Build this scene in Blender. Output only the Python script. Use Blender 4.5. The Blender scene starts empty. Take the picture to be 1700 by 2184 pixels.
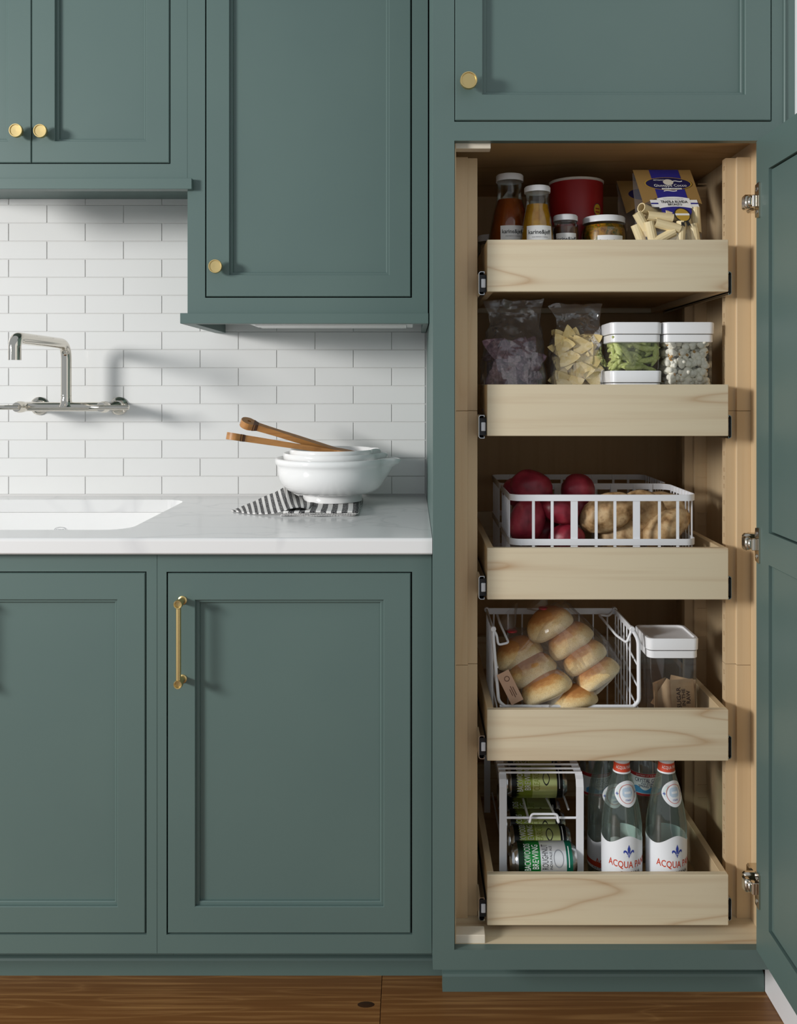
import bpy, bmesh, math, random
from mathutils import Vector, Matrix, noise
from math import sin, cos, pi, radians

SC = bpy.context.scene
COL = SC.collection
# ---------------------------------------------------------------- camera
F, VX, VY, D0, CZ = 1925.0, 876.0, 824.0, 1.68, 1.20     # focal length and vanishing point in pixels of the 1700x2184 frame
cam_d = bpy.data.cameras.new('camera'); cam = bpy.data.objects.new('camera', cam_d); COL.objects.link(cam)
cam.location = (0, -D0, CZ); cam.rotation_euler = (pi/2, 0, 0)
cam_d.sensor_fit = 'HORIZONTAL'; cam_d.sensor_width = 36; cam_d.lens = F/1700*36
cam_d.shift_x = -(VX-850)/1700; cam_d.shift_y = (VY-1092)/1700
cam_d.clip_start = .05; SC.camera = cam
# ---------------------------------------------------------------- light
w = bpy.data.worlds.new('room_light'); SC.world = w; w.use_nodes = True
bg = w.node_tree.nodes['Background']; bg.inputs[0].default_value = (.86, .93, 1, 1); bg.inputs[1].default_value = .30
def area(name, loc, target, sx, sy, power, col):
    l = bpy.data.lights.new(name, 'AREA'); l.shape = 'RECTANGLE'; l.size = sx; l.size_y = sy; l.energy = power; l.color = col
    o = bpy.data.objects.new(name, l); COL.objects.link(o); o.location = loc
    o.rotation_euler = (Vector(target)-Vector(loc)).to_track_quat('-Z', 'Z').to_euler(); return o
area('window_left_offscreen', (-3.9, -2.4, 1.9), (-.35, .3, 1.5), .6, 1.0, 112, (1, .985, .965))
SC.view_settings.view_transform = 'Standard'; SC.view_settings.look = 'None'
SC.view_settings.exposure = 0.62; SC.view_settings.gamma = 1; SC.view_settings.use_curve_mapping = False
# ---------------------------------------------------------------- helpers
def P(px, py, Y):
    d = D0+Y; return Vector(((px-VX)*d/F, Y, CZ-(py-VY)*d/F))
def X(px, Y): return (px-VX)*(D0+Y)/F
def Z(py, Y): return CZ-(py-VY)*(D0+Y)/F
def lin(h):
    h = h.lstrip('#'); o = []
    for i in (0, 2, 4):
        c = int(h[i:i+2], 16)/255; o.append(c/12.92 if c <= .04045 else ((c+.055)/1.055)**2.4)
    return (*o, 1)
MW = {}
def thing(name, label, cat, loc=(0, 0, 0), group=None, kind=None, parent=None):
    o = bpy.data.objects.new(name, None); COL.objects.link(o); o.location = loc; o.empty_display_size = .02
    MW[o] = Matrix.Translation(loc)
    if parent: setpar(o, parent)
    else: tag(o, label, cat, group, kind)
    return o
def tag(o, label=None, cat=None, group=None, kind=None):
    for k, v in (('label', label), ('category', cat), ('group', group), ('kind', kind)):
        if v: o[k] = v
    return o
def setpar(o, p):
    o.parent = p; o.matrix_parent_inverse = MW.get(p, Matrix()).inverted()
def obj(name, bm, m, parent=None, smooth=None, label=None):
    me = bpy.data.meshes.new(name)
    if isinstance(bm, tuple): me.from_pydata(bm[0], [], bm[1])
    else:
        bmesh.ops.recalc_face_normals(bm, faces=bm.faces[:]); bm.to_mesh(me); bm.free()
    for x in (m if isinstance(m, (list, tuple)) else [m]): me.materials.append(x)
    if smooth:
        for p in me.polygons: p.use_smooth = True
        if smooth < 180: me.set_sharp_from_angle(angle=radians(smooth))
    o = bpy.data.objects.new(name, me); COL.objects.link(o)
    if parent: setpar(o, parent)
    if label: o['label'] = label
    return o
def inst(src, M, parent=None):
    o = src.copy(); COL.objects.link(o); o.matrix_basis = M
    if parent: setpar(o, parent)
    return o
def B(): return bmesh.new()
def box(bm, x0, x1, y0, y1, z0, z1, bev=0, M=None, mi=0):
    r = bmesh.ops.create_cube(bm, size=1)
    vs = r['verts']
    for v in vs: v.co = Vector(((x0+x1)/2+v.co.x*(x1-x0), (y0+y1)/2+v.co.y*(y1-y0), (z0+z1)/2+v.co.z*(z1-z0)))
    fs = {f for v in vs for f in v.link_faces}
    if mi:
        for f in fs: f.material_index = mi
    if bev:
        es = list({e for v in vs for e in v.link_edges})
        rr = bmesh.ops.bevel(bm, geom=es, offset=bev, segments=1, affect='EDGES', profile=.5)
        vs = list({v for f in rr['faces'] for v in f.verts} | {v for v in vs if v.is_valid})
        if mi:
            for f in rr['faces']: f.material_index = mi
    if M is not None:
        for v in vs: v.co = M @ v.co
    return bm
def boxo(name, x0, x1, y0, y1, z0, z1, m, parent=None, bev=.0008, label=None):
    return obj(name, box(B(), x0, x1, y0, y1, z0, z1, bev), m, parent, label=label)
def loft(bm, loops, close=True, cap0=False, cap1=False, mi=0):
    rows = [[bm.verts.new(p) for p in L] for L in loops]; n = len(rows[0])
    for a, b in zip(rows, rows[1:]):
        for i in range(n if close else n-1):
            j = (i+1) % n
            f = bm.faces.new((a[i], a[j], b[j], b[i])); f.material_index = mi
    if cap0: bm.faces.new(rows[0][::-1]).material_index = mi
    if cap1: bm.faces.new(rows[-1]).material_index = mi
    return bm
def lathe(bm, prof, seg=32, M=Matrix(), cap0=True, cap1=True, mi=0):
    loops = [[M @ Vector((r*cos(2*pi*i/seg), r*sin(2*pi*i/seg), h)) for i in range(seg)] for r, h in prof]
    return loft(bm, loops, True, cap0 and prof[0][0] > 1e-6, cap1 and prof[-1][0] > 1e-6, mi)
def tube(bm, pts, r, seg=8, cap=True, mi=0):
    pts = [Vector(p) for p in pts]; loops = []; up = None
    rs = r if isinstance(r, (list, tuple)) else [r]*len(pts)
    for i, p in enumerate(pts):
        t = (pts[min(i+1, len(pts)-1)]-pts[max(i-1, 0)]).normalized()
        if up is None: up = t.orthogonal().normalized()
        up = (up-t*up.dot(t)).normalized(); s = t.cross(up)
        loops.append([p+(up*cos(2*pi*k/seg)+s*sin(2*pi*k/seg))*rs[i] for k in range(seg)])
    return loft(bm, loops, True, cap, cap, mi)
def fillet(pts, r, n=5):
    pts = [Vector(p) for p in pts]; out = [pts[0]]
    for a, b, c in zip(pts, pts[1:], pts[2:]):
        u, v = (a-b), (c-b); rr = min(r, u.length*.49, v.length*.49); u.normalize(); v.normalize()
        p0, p1 = b+u*rr, b+v*rr
        for i in range(n+1):
            t = i/n; out.append(p0*(1-t)**2+b*2*t*(1-t)+p1*t*t)
    return out+[pts[-1]]
def rrect(x0, x1, y0, y1, r, n=5):
    o = []
    for cx, cy, a in ((x1-r, y1-r, 0), (x0+r, y1-r, 90), (x0+r, y0+r, 180), (x1-r, y0+r, 270)):
        for i in range(n+1):
            t = radians(a+90*i/n); o.append((cx+r*cos(t), cy+r*sin(t)))
    return o
def band_path(bm, pts, t, h, close=False):
    """a flat strip standing on edge: path in plan (x, y, z of the lower edge), thickness t, height h"""
    pts = [Vector(p) for p in pts]; n = len(pts); loops = []
    for i, p in enumerate(pts):
        a = pts[(i-1) % n] if close or i else p; b = pts[(i+1) % n] if close or i < n-1 else p
        d = b-a; d.z = 0; d.normalize(); s = Vector((d.y, -d.x, 0))*t/2; u = Vector((0, 0, h))
        loops.append([p-s, p+s, p+s+u, p-s+u])
    if close: loops.append(loops[0])
    loft(bm, loops, True, not close, not close)
    if close: bmesh.ops.remove_doubles(bm, verts=bm.verts[:], dist=1e-6)
    return bm
_tx = {}
def text2d(s, size=1.0, sx=1.0, align='CENTER', spacing=1.0, bold=0):
    k = (s, align, spacing, bold)
    if k not in _tx:
        c = bpy.data.curves.new('t', 'FONT'); c.body = s; c.align_x = align; c.align_y = 'CENTER'; c.size = 1; c.resolution_u = 2; c.space_character = spacing; c.offset = bold
        o = bpy.data.objects.new('t', c); COL.objects.link(o)
        dg = bpy.context.evaluated_depsgraph_get(); me = bpy.data.meshes.new_from_object(o.evaluated_get(dg))
        _tx[k] = ([(v.co.x, v.co.y) for v in me.vertices], [tuple(p.vertices) for p in me.polygons])
        bpy.data.objects.remove(o); bpy.data.curves.remove(c); bpy.data.meshes.remove(me)
    v, f = _tx[k]
    return [(x*size*sx, y*size) for x, y in v], f
def textw(s, width, height, **k):
    """text squeezed to a width and cap height"""
    v, f = text2d(s, 1, **k); x0 = min(p[0] for p in v); x1 = max(p[0] for p in v); y0 = min(p[1] for p in v); y1 = max(p[1] for p in v)
    return [((x-(x0+x1)/2)*width/(x1-x0), (y-(y0+y1)/2)*height/(y1-y0)) for x, y in v], f
def put(tf, fn): return ([fn(*p) for p in tf[0]], tf[1])
def merge(*gs):
    V, Fc = [], []
    for v, f in gs:
        n = len(V); V += v; Fc += [tuple(i+n for i in q) for q in f]
    return V, Fc
def shift2(tf, dx, dy, rot=0):
    c, s = cos(rot), sin(rot); return ([(x*c-y*s+dx, x*s+y*c+dy) for x, y in tf[0]], tf[1])
def disc2(rx, ry, n=28, rin=0, power=2.0):
    V, Fc = [], []; rings = [rin, .5, 1] if not rin else [rin, 1]
    if not rin:
        V.append((0, 0)); rings = [.5, 1]
    b = len(V)
    for k in rings:
        for i in range(n):
            a = 2*pi*i/n; V.append((rx*k*math.copysign(abs(cos(a))**(2/power), cos(a)), ry*k*math.copysign(abs(sin(a))**(2/power), sin(a))))
    if not rin: Fc += [(0, b+i, b+(i+1) % n) for i in range(n)]
    Fc += [(b+i, b+n+i, b+n+(i+1) % n, b+(i+1) % n) for i in range(n)]
    return V, Fc
def rect2(w, h, nx=1, ny=1, top=None):
    V = [(-w/2+w*i/nx, -h/2+(h*j/ny if not top else (h/2+top(-w/2+w*i/nx)+h/2)*j/ny)) for j in range(ny+1) for i in range(nx+1)]
    return V, [(j*(nx+1)+i, j*(nx+1)+i+1, (j+1)*(nx+1)+i+1, (j+1)*(nx+1)+i) for j in range(ny) for i in range(nx)]
# ---------------------------------------------------------------- materials
def mat(name, col, rough=.5, metal=0, spec=.5, coat=0, emit=None, sss=0):
    m = bpy.data.materials.new(name); m.use_nodes = True; b = m.node_tree.nodes['Principled BSDF']
    b.inputs['Base Color'].default_value = lin(col) if isinstance(col, str) else col
    b.inputs['Roughness'].default_value = rough; b.inputs['Metallic'].default_value = metal
    b.inputs['Specular IOR Level'].default_value = spec; b.inputs['Coat Weight'].default_value = coat
    if sss:
        b.inputs['Subsurface Weight'].default_value = sss; b.inputs['Subsurface Scale'].default_value = .01
    return m
def nodes(m): return m.node_tree.nodes, m.node_tree.links, m.node_tree.nodes['Principled BSDF']
def noisy(name, stops, scale=(1, 1, 1), nscale=5, detail=4, rough=.5, dist=0, rnd=False, bump=0, metal=0, coord='Object', spec=.5, rough_noise=0):
    m = mat(name, stops[0][1], rough, metal, spec); N, L, b = nodes(m)
    tc = N.new('ShaderNodeTexCoord'); mp = N.new('ShaderNodeMapping'); mp.inputs['Scale'].default_value = scale
    L.new(tc.outputs[coord], mp.inputs['Vector'])
    if rnd:
        oi = N.new('ShaderNodeObjectInfo'); mu = N.new('ShaderNodeMath'); mu.operation = 'MULTIPLY'; mu.inputs[1].default_value = 37.0
        cx = N.new('ShaderNodeCombineXYZ'); L.new(oi.outputs['Random'], mu.inputs[0])
        for i in range(3): L.new(mu.outputs[0], cx.inputs[i])
        L.new(cx.outputs[0], mp.inputs['Location'])
    nz = N.new('ShaderNodeTexNoise'); nz.inputs['Scale'].default_value = nscale; nz.inputs['Detail'].default_value = detail; nz.inputs['Distortion'].default_value = dist
    L.new(mp.outputs[0], nz.inputs['Vector'])
    cr = N.new('ShaderNodeValToRGB'); e = cr.color_ramp.elements
    for i, (p, c) in enumerate(stops):
        el = e[i] if i < 2 else e.new(p)
        el.position = p; el.color = lin(c) if isinstance(c, str) else c
    L.new(nz.outputs['Fac'], cr.inputs[0]); L.new(cr.outputs[0], b.inputs['Base Color'])
    if bump:
        bp = N.new('ShaderNodeBump'); bp.inputs['Strength'].default_value = bump; bp.inputs['Distance'].default_value = .002
        L.new(nz.outputs['Fac'], bp.inputs['Height']); L.new(bp.outputs[0], b.inputs['Normal'])
    return m
def grain(name, base, dark, axis, scale, rough, ring=6.0, amount=.5, coat=0, fine=0.35, light=None):
    """wood: stretched wavy rings plus fine pores running along one axis"""
    m = mat(name, base, rough, coat=coat); N, L, b = nodes(m)
    tc = N.new('ShaderNodeTexCoord'); oi = N.new('ShaderNodeObjectInfo'); mu = N.new('ShaderNodeMath'); mu.operation = 'MULTIPLY'; mu.inputs[1].default_value = 53.0
    L.new(oi.outputs['Random'], mu.inputs[0]); cx = N.new('ShaderNodeCombineXYZ')
    for i in range(3): L.new(mu.outputs[0], cx.inputs[i])
    ad = N.new('ShaderNodeVectorMath'); ad.operation = 'ADD'; L.new(tc.outputs['Object'], ad.inputs[0]); L.new(cx.outputs[0], ad.inputs[1])
    def mapped(k):
        mp = N.new('ShaderNodeMapping'); s = [scale*k]*3; s[axis] = scale*k*.10; mp.inputs['Scale'].default_value = s
        L.new(ad.outputs[0], mp.inputs['Vector']); return mp
    n1 = N.new('ShaderNodeTexNoise'); n1.inputs['Scale'].default_value = 1; n1.inputs['Detail'].default_value = 1.5; L.new(mapped(1).outputs[0], n1.inputs['Vector'])
    m1 = N.new('ShaderNodeMath'); m1.operation = 'MULTIPLY'; m1.inputs[1].default_value = ring; L.new(n1.outputs['Fac'], m1.inputs[0])
    fr = N.new('ShaderNodeMath'); fr.operation = 'PINGPONG'; fr.inputs[1].default_value = 1; L.new(m1.outputs[0], fr.inputs[0])
    pw = N.new('ShaderNodeMath'); pw.operation = 'POWER'; pw.inputs[1].default_value = 12; L.new(fr.outputs[0], pw.inputs[0])
    mp2 = mapped(9); mp2.inputs['Scale'].default_value[axis] *= .25
    n2 = N.new('ShaderNodeTexNoise'); n2.inputs['Scale'].default_value = 1; n2.inputs['Detail'].default_value = 4; L.new(mp2.outputs[0], n2.inputs['Vector'])
    rp = N.new('ShaderNodeMapRange'); rp.inputs[1].default_value = .48; rp.inputs[2].default_value = .75; L.new(n2.outputs['Fac'], rp.inputs[0])
    a1 = N.new('ShaderNodeMath'); a1.operation = 'MULTIPLY'; a1.inputs[1].default_value = amount; L.new(pw.outputs[0], a1.inputs[0])
    a2 = N.new('ShaderNodeMath'); a2.operation = 'MULTIPLY_ADD'; a2.inputs[1].default_value = fine; L.new(rp.outputs[0], a2.inputs[0]); L.new(a1.outputs[0], a2.inputs[2])
    a2.use_clamp = True
    mx = N.new('ShaderNodeMix'); mx.data_type = 'RGBA'; mx.inputs[6].default_value = lin(base); mx.inputs[7].default_value = lin(dark)
    L.new(a2.outputs[0], mx.inputs[0]); L.new(mx.outputs[2], b.inputs['Base Color'])
    return m
def film(name, tint='#ffffff', gloss=.08, rough=.12, haze=0, hcol='#ffffff', edge=.6, blend=.25):
    """thin clear sheet: see-through, glossier at grazing angles, with an optional haze"""
    m = bpy.data.materials.new(name); m.use_nodes = True; N, L = m.node_tree.nodes, m.node_tree.links; N.clear()
    out = N.new('ShaderNodeOutputMaterial'); tr = N.new('ShaderNodeBsdfTransparent'); tr.inputs[0].default_value = lin(tint)
    gl = N.new('ShaderNodeBsdfGlossy'); gl.inputs['Roughness'].default_value = rough
    lw = N.new('ShaderNodeLayerWeight'); lw.inputs[0].default_value = blend
    mr = N.new('ShaderNodeMapRange'); mr.inputs[3].default_value = gloss; mr.inputs[4].default_value = edge; L.new(lw.outputs['Fresnel'], mr.inputs[0])
    mx = N.new('ShaderNodeMixShader'); L.new(mr.outputs[0], mx.inputs[0]); L.new(tr.outputs[0], mx.inputs[1]); L.new(gl.outputs[0], mx.inputs[2])
    last = mx
    if haze:
        df = N.new('ShaderNodeBsdfDiffuse'); df.inputs[0].default_value = lin(hcol); m2 = N.new('ShaderNodeMixShader'); m2.inputs[0].default_value = haze
        L.new(mx.outputs[0], m2.inputs[1]); L.new(df.outputs[0], m2.inputs[2]); last = m2
    L.new(last.outputs[0], out.inputs[0]); return m
GREEN = noisy('green_paint', [(.3, '#586d69'), (.7, '#5c716c')], nscale=3, rough=.42)
MAPLE = grain('maple_board', '#dccdaf', '#b08960', 0, 9, .42, ring=11, amount=.55, fine=.3)
MAPLEV = grain('maple_upright', '#d6bd97', '#bf9868', 2, 9, .45, ring=5, amount=.25, fine=.2)
MAPLEY = grain('maple_side', '#d6be98', '#b58e5e', 1, 9, .45, ring=5, amount=.25, fine=.2)
PLY = grain('plywood_lining', '#c9a777', '#9a7243', 0, 5, .5, ring=6, amount=.5, fine=.25)
BACKPLY = grain('plywood_back', '#c9a777', '#9a7243', 2, 6, .55, ring=4, amount=.3, fine=.2)
OAK = grain('dark_oak_floor', '#7a5028', '#c0925a', 0, 16, .45, ring=12, amount=.22, fine=.55)
TILE = mat('white_glazed_tile', '#e4e4e2', .12, spec=.5)
GROUT = mat('pale_grout', '#d4d3d1', .9)
WHITE = mat('white_wall_paint', '#ebebeb', .6)
def quartz():
    m = noisy('white_quartz', [(.485, '#e9e9e8'), (.5, '#dedede'), (.515, '#e9e9e8')], nscale=1.6, detail=3, rough=.16, dist=1.2)
    return m
QUARTZ = quartz()
PORC = mat('white_porcelain', '#f2f2f1', .12, coat=.3)
BRASS = mat('brushed_brass', '#d6bf86', .4, metal=1)
NICKEL = mat('polished_nickel', '#d9d3c8', .06, metal=1)
STEEL = mat('zinc_steel', '#c9cbcc', .25, metal=1)
HINGE = mat('hinge_nickel', '#cfc6b8', .18, metal=1)
BLACK = mat('black_plastic', '#14161a', .5)
WENAMEL = mat('white_enamel', '#eef0f4', .35)
WPLAST = mat('white_plastic', '#f4f5f7', .3)
WLAMP = mat('white_lamp_housing', '#f1f1f0', .4)
# ================================================================ the room
WY = .67                                                              # face of the tiled wall
XR = .715                                                             # face of the right wall
def struct(name, bm, m): return tag(obj(name, bm, m), kind='structure')
fl = struct('floor', box(B(), -2.2, XR+.1, -2.6, .7, -.06, -.004), mat('floor_underlay', '#2a1a0e', .9))
rng = random.Random(3)
pm = {}
yb = .163
row = 0
while yb > -1.75:
    y0, y1 = yb-.19, yb
    cuts = [-2.0, X(812, .05)-.9*(row % 2)*.6 if row else X(812, .05), XR] if row != 0 else [-2.0, X(812, .06), XR]
    for a, c in zip(cuts, cuts[1:]):
        obj('plank', box(B(), a+.0006, c-.0006, y0+.0006, y1-.0006, -.004, 0, .0006), OAK, fl)
    yb -= .19; row += 1
kb = B()
lathe(kb, [(0.0001, .0), (.009, .0002), (.012, -.0006)], 14, Matrix.Translation((X(781, .075), .072, .0004)) @ Matrix.Diagonal((1.5, .8, 1, 1)), True, False)
obj('knot', kb, mat('dark_wood_knot', '#3a2310', .5), fl, 60)

wb = struct('wall_back', box(B(), -2.2, XR+.1, WY+.002, WY+.12, 0, 2.5), GROUT)
TW, TH, GAP = .1995, .0471, .0018
TXO, TZO = X(18.5, WY), Z(1054.5, WY)
tile0 = None
def tile(x0, x1, z0, z1):
    global tile0
    full = abs((x1-x0)-(TW-GAP)) < 1e-5 and abs((z1-z0)-(TH-GAP)) < 1e-5
    if full and tile0:
        inst(tile0, Matrix.Translation(((x0+x1)/2, WY, (z0+z1)/2)), wb); return
    if full:
        o = obj('tile', box(B(), -(TW-GAP)/2, (TW-GAP)/2, 0, .006, -(TH-GAP)/2, (TH-GAP)/2, .0008), TILE, wb)
        o.matrix_basis = Matrix.Translation(((x0+x1)/2, WY, (z0+z1)/2)); tile0 = o
    else: obj('tile', box(B(), x0, x1, WY, WY+.006, z0, z1, .0008), TILE, wb)
XEND = .0385
for r in range(17):
    z0 = TZO+r*TH; off = TXO if r % 2 == 0 else TXO+TW/2
    k0 = -2 if r < 17 else 0
    k = -2
    while True:
        x0 = off+k*TW; x1 = x0+TW
        k += 1
        if x0 > XEND-.004: break
        if r > 9 and x0 > X(412, WY): break
        tile(x0+GAP/2, min(x1, XEND)-GAP/2, z0+GAP/2, z0+TH-GAP/2)
struct('wall_right', box(B(), XR, XR+.1, -2.6, .69, 0, 2.5), WHITE)
bb = B(); box(bb, XR-.013, XR, -2.2, .11, 0, .11, .002)
struct('baseboard_right', bb, mat('white_trim_paint', '#eeeeef', .35))

# ================================================================ cabinet pieces
def ring(bm, rects):
    """rects: (x0, x1, z0, z1, y); bridges each rectangle to the next"""
    loops = [[(a, y, c), (b, y, c), (b, y, d), (a, y, d)] for a, b, c, d, y in rects]
    return loft(bm, loops)
BEAD, BD1, BD2 = .0065, .0065, .0125
def shaker(parent, x0, x1, z0, z1, Y, sl, sr, st, sb, name='door', th=.02):
    fx0, fx1, fz0, fz1 = x0+sl, x1-sr, z0+sb, z1-st; e = .0016
    bm = ring(B(), [(fx0, fx1, fz0, fz1, Y+.016), (fx0, fx1, fz0, fz1, Y+e*.6), (fx0-e*.6, fx1+e*.6, fz0-e*.6, fz1+e*.6, Y), (x0+e, x1-e, z0+e, z1-e, Y), (x0, x1, z0, z1, Y+e), (x0, x1, z0, z1, Y+th), (fx0, fx1, fz0, fz1, Y+th)])
    d = obj(name, bm, GREEN, parent)
    bm = ring(B(), [(fx0, fx1, fz0, fz1, Y+BD1), (fx0+BEAD-e, fx1-BEAD+e, fz0+BEAD-e, fz1-BEAD+e, Y+BD1), (fx0+BEAD, fx1-BEAD, fz0+BEAD, fz1-BEAD, Y+BD1+e), (fx0+BEAD, fx1-BEAD, fz0+BEAD, fz1-BEAD, Y+BD2+.001)])
    obj('bead', bm, GREEN, d)
    obj('panel', box(B(), fx0+.001, fx1-.001, Y+BD2, Y+.018, fz0+.001, fz1-.001), GREEN, d)
    return d
def knob(door, px, py, Yf, r):
    M = Matrix.Translation(P(px, py, Yf-.026)-Vector((0, -.026, 0))) @ Matrix.Rotation(pi/2, 4, 'X')
    prof = [(.0055, 0), (.0055, .012), (.0065, .0145), (r*.93, .017), (r, .0185), (r, .0245), (r*.96, .026), (r*.84, .026), (r*.80, .0243), (.0001, .0240)]
    obj('knob', lathe(B(), prof, 40, M), BRASS, door, 40, label='round brass knob')
def pull(door, px, py0, py1, Yf):
    bm = B(); yo = .036
    p0, p1 = P(px, py0, Yf-yo), P(px, py1, Yf-yo)
    for p in (p0, p1):
        M = Matrix.Translation((p.x, Yf+.0005, p.z)) @ Matrix.Rotation(pi/2, 4, 'X')
        lathe(bm, [(.0085, 0), (.0085, .002), (.0062, .003), (.0062, .024), (.0082, .026), (.0084, yo), (.0076, yo+.0012), (.0058, yo+.001), (.0052, yo-.003), (.0001, yo-.003)], 28, M)
    c0, c1 = Vector((p0.x, Yf-.031, p0.z-.006)), Vector((p1.x, Yf-.031, p1.z+.006))
    lathe(bm, [(.0048, c1.z), (.0048, c0.z)], 20, Matrix.Translation((p0.x, Yf-.030, 0)))
    obj('handle', bm, BRASS, door, 40, label='brass bar pull')
def frame_piece(name, parent, x0, x1, z0, z1, Y, th=.019): return boxo(name, x0, x1, Y, Y+th, z0, z1, GREEN, parent, 0)
def light_rail(parent, x0, x1, z0, z1, Yf, Yback, left_return=True, right_return=True):
    bm = box(B(), x0, x1, Yf, Yf+.024, z0, z1, .0008)
    if left_return: box(bm, x0, x0+.028, Yf+.0235, Yback, z0, z1, .0006)
    if right_return: box(bm, x1-.012, x1, Yf+.0235, Yback, z0, z1, .0006)
    return obj('light_rail', bm, GREEN, parent)
ZT = 2.32
# ---------------------------------------------------------------- left wall cabinet
YU = .33
G = .0027
c = thing('wall_cabinet', 'green wall cabinet with a pair of panelled doors above the faucet', 'cabinet', (X(100, YU), .5, Z(383, YU)))
xl, xr = X(-266, YU), X(400, YU)
zb = Z(383, YU)
bm = B(); bot = Z(384, YU)+.028
box(bm, xl, xl+.018, YU+.019, WY, bot, ZT); box(bm, xr-.018, xr-.0005, YU+.019, WY, zb, ZT); box(bm, xl+.018, xr-.018, YU+.03, WY, bot, bot+.018); box(bm, xl+.018, xr-.018, WY-.01, WY, bot+.018, ZT); box(bm, xl+.018, xr-.018, YU+.03, WY-.01, ZT-.018, ZT)
obj('body', bm, GREEN, c)
d0, d1, dm, dzb, dzt = X(-228, YU), X(361, YU), X(67, YU), Z(347, YU), 2.26
frame_piece('stile', c, xl, d0-G, zb, ZT, YU); frame_piece('stile', c, d1+G, xr-.0005, zb, ZT, YU)
frame_piece('rail', c, d0-G, d1+G, zb, dzb-G, YU); frame_piece('rail', c, d0-G, d1+G, dzt+G, ZT, YU)
sw = .0515
dl = shaker(c, d0, dm-.0009, dzb, dzt, YU, sw, sw, sw, .0485)
dr = shaker(c, dm+.0009, d1, dzb, dzt, YU, sw, sw, sw, .0485)
knob(dl, 32.5, 277.5, YU, .0150); knob(dr, 84.5, 278.5, YU, .0150)
light_rail(c, xl, X(409, YU-.015), Z(403, YU-.015), zb, YU-.015, YU+.02, False, False)
# ---------------------------------------------------------------- middle wall cabinet
c = thing('wall_cabinet', 'tall single-door green wall cabinet over the stacked bowls', 'cabinet', (X(656, YU), .5, Z(669, YU)))
xl, xr = X(400, YU), X(912.6, YU); zb = Z(669, YU); bot = zb+.012
bm = B(); box(bm, xl, xl+.018, YU+.019, WY, zb, ZT); box(bm, xr-.018, xr, YU+.019, WY, zb, ZT); box(bm, xl+.018, xr-.018, YU+.03, WY, bot, bot+.018); box(bm, xl+.018, xr-.018, WY-.01, WY, bot+.018, ZT); box(bm, xl+.018, xr-.018, YU+.03, WY-.01, ZT-.018, ZT)
obj('body', bm, GREEN, c)
d0, d1, dzb, dzt = X(440, YU), X(876, YU), Z(632.5, YU), 2.26
frame_piece('stile', c, xl, d0-G, zb, ZT, YU); frame_piece('stile', c, d1+G, xr, zb, ZT, YU)
frame_piece('rail', c, d0-G, d1+G, zb, dzb-G, YU); frame_piece('rail', c, d0-G, d1+G, dzt+G, ZT, YU)
dr = shaker(c, d0, d1, dzb, dzt, YU, .0515, .0485, sw, .0485)
knob(dr, 458.5, 567.5, YU, .0152)
light_rail(c, X(384, YU-.015), X(914, YU-.015), Z(690, YU-.015), zb, YU-.015, WY-.0005)
t = thing('cabinet_light', 'slim white light bar fixed under the tall wall cabinet', 'light', (X(700, .45), .45, Z(696, .45)))
lx0, lx1, lz = X(534, .40), X(882, .40), Z(690, YU-.015)
boxo('housing', lx0, lx1, .385, .50, lz+.003, bot+.0002, WLAMP, t, .002)
boxo('diffuser', lx0+.012, lx1-.016, .395, .49, lz+.0005, lz+.0035, mat('frosted_diffuser', '#f7f7f5', .35), t, .001)
# ---------------------------------------------------------------- base cabinets
YB = .047
zb, ztop = Z(2033.5, YB), .883
KY = .158
def kick(parent, x0, x1, y):
    boxo('toe_kick', x0, x1, y+.008, y+.022, 0, .1130, GREEN, parent, .0005)
    bm = B(); prof = [(y+.0078, 0), (y, 0), (y, .030), (y+.002, .034), (y+.005, .036), (y+.0078, .037)]
    loft(bm, [[(xx, a, b) for a, b in prof] for xx in (x0, x1)], True, True, True); obj('shoe_molding', bm, GREEN, parent)
def base_body(c, x0, x1):
    bm = B(); box(bm, x0, x0+.018, YB+.019, WY-.02, zb, ztop); box(bm, x1-.018, x1, YB+.019, WY-.02, zb, ztop); box(bm, x0+.018, x1-.018, YB+.019, WY-.02, zb, zb+.018); box(bm, x0+.018, x1-.018, WY-.03, WY-.02, zb+.018, ztop)
    obj('body', bm, GREEN, c)
mid = X(335, YB)
c = thing('base_cabinet', 'green sink base cabinet with a pair of panelled doors', 'cabinet', (X(0, YB), .3, 0))
x0, x1 = X(-560, YB), mid-.0004
base_body(c, x0, x1)
a0, a1, b0, b1 = X(-540, YB), X(-117.5, YB), X(-115, YB), X(309.5, YB); dz0, dz1 = Z(1990.5, YB), Z(1222, YB)
frame_piece('stile', c, x0, a0-G, zb, ztop, YB); frame_piece('stile', c, b1+G, x1, zb, ztop, YB)
frame_piece('rail', c, a0-G, b1+G, zb, dz0-G, YB); frame_piece('rail', c, a0-G, b1+G, dz1+G, ztop, YB)
sb_ = .0525
dl = shaker(c, a0, a1, dz0, dz1, YB, sb_, sb_, .0515, .0510); dr = shaker(c, b0, b1, dz0, dz1, YB, sb_, sb_+.001, .0515, .0510)
pull(dl, -141, 1290, 1461, YB); pull(dr, -92, 1290, 1461, YB)
kick(c, x0, mid, KY)
c = thing('base_cabinet', 'green single-door base cabinet beside the pantry', 'cabinet', (X(628, YB), .3, 0))
x0, x1 = mid+.0004, X(920.8, YB)
base_body(c, x0, x1)
a0, a1 = X(358, YB), X(876, YB); dz0, dz1 = Z(1990.5, YB), Z(1222.5, YB)
frame_piece('stile', c, x0, a0-G, zb, ztop, YB); frame_piece('stile', c, a1+G, x1, zb, ztop, YB)
frame_piece('rail', c, a0-G, a1+G, zb, dz0-G, YB); frame_piece('rail', c, a0-G, a1+G, dz1+G, ztop, YB)
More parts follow.
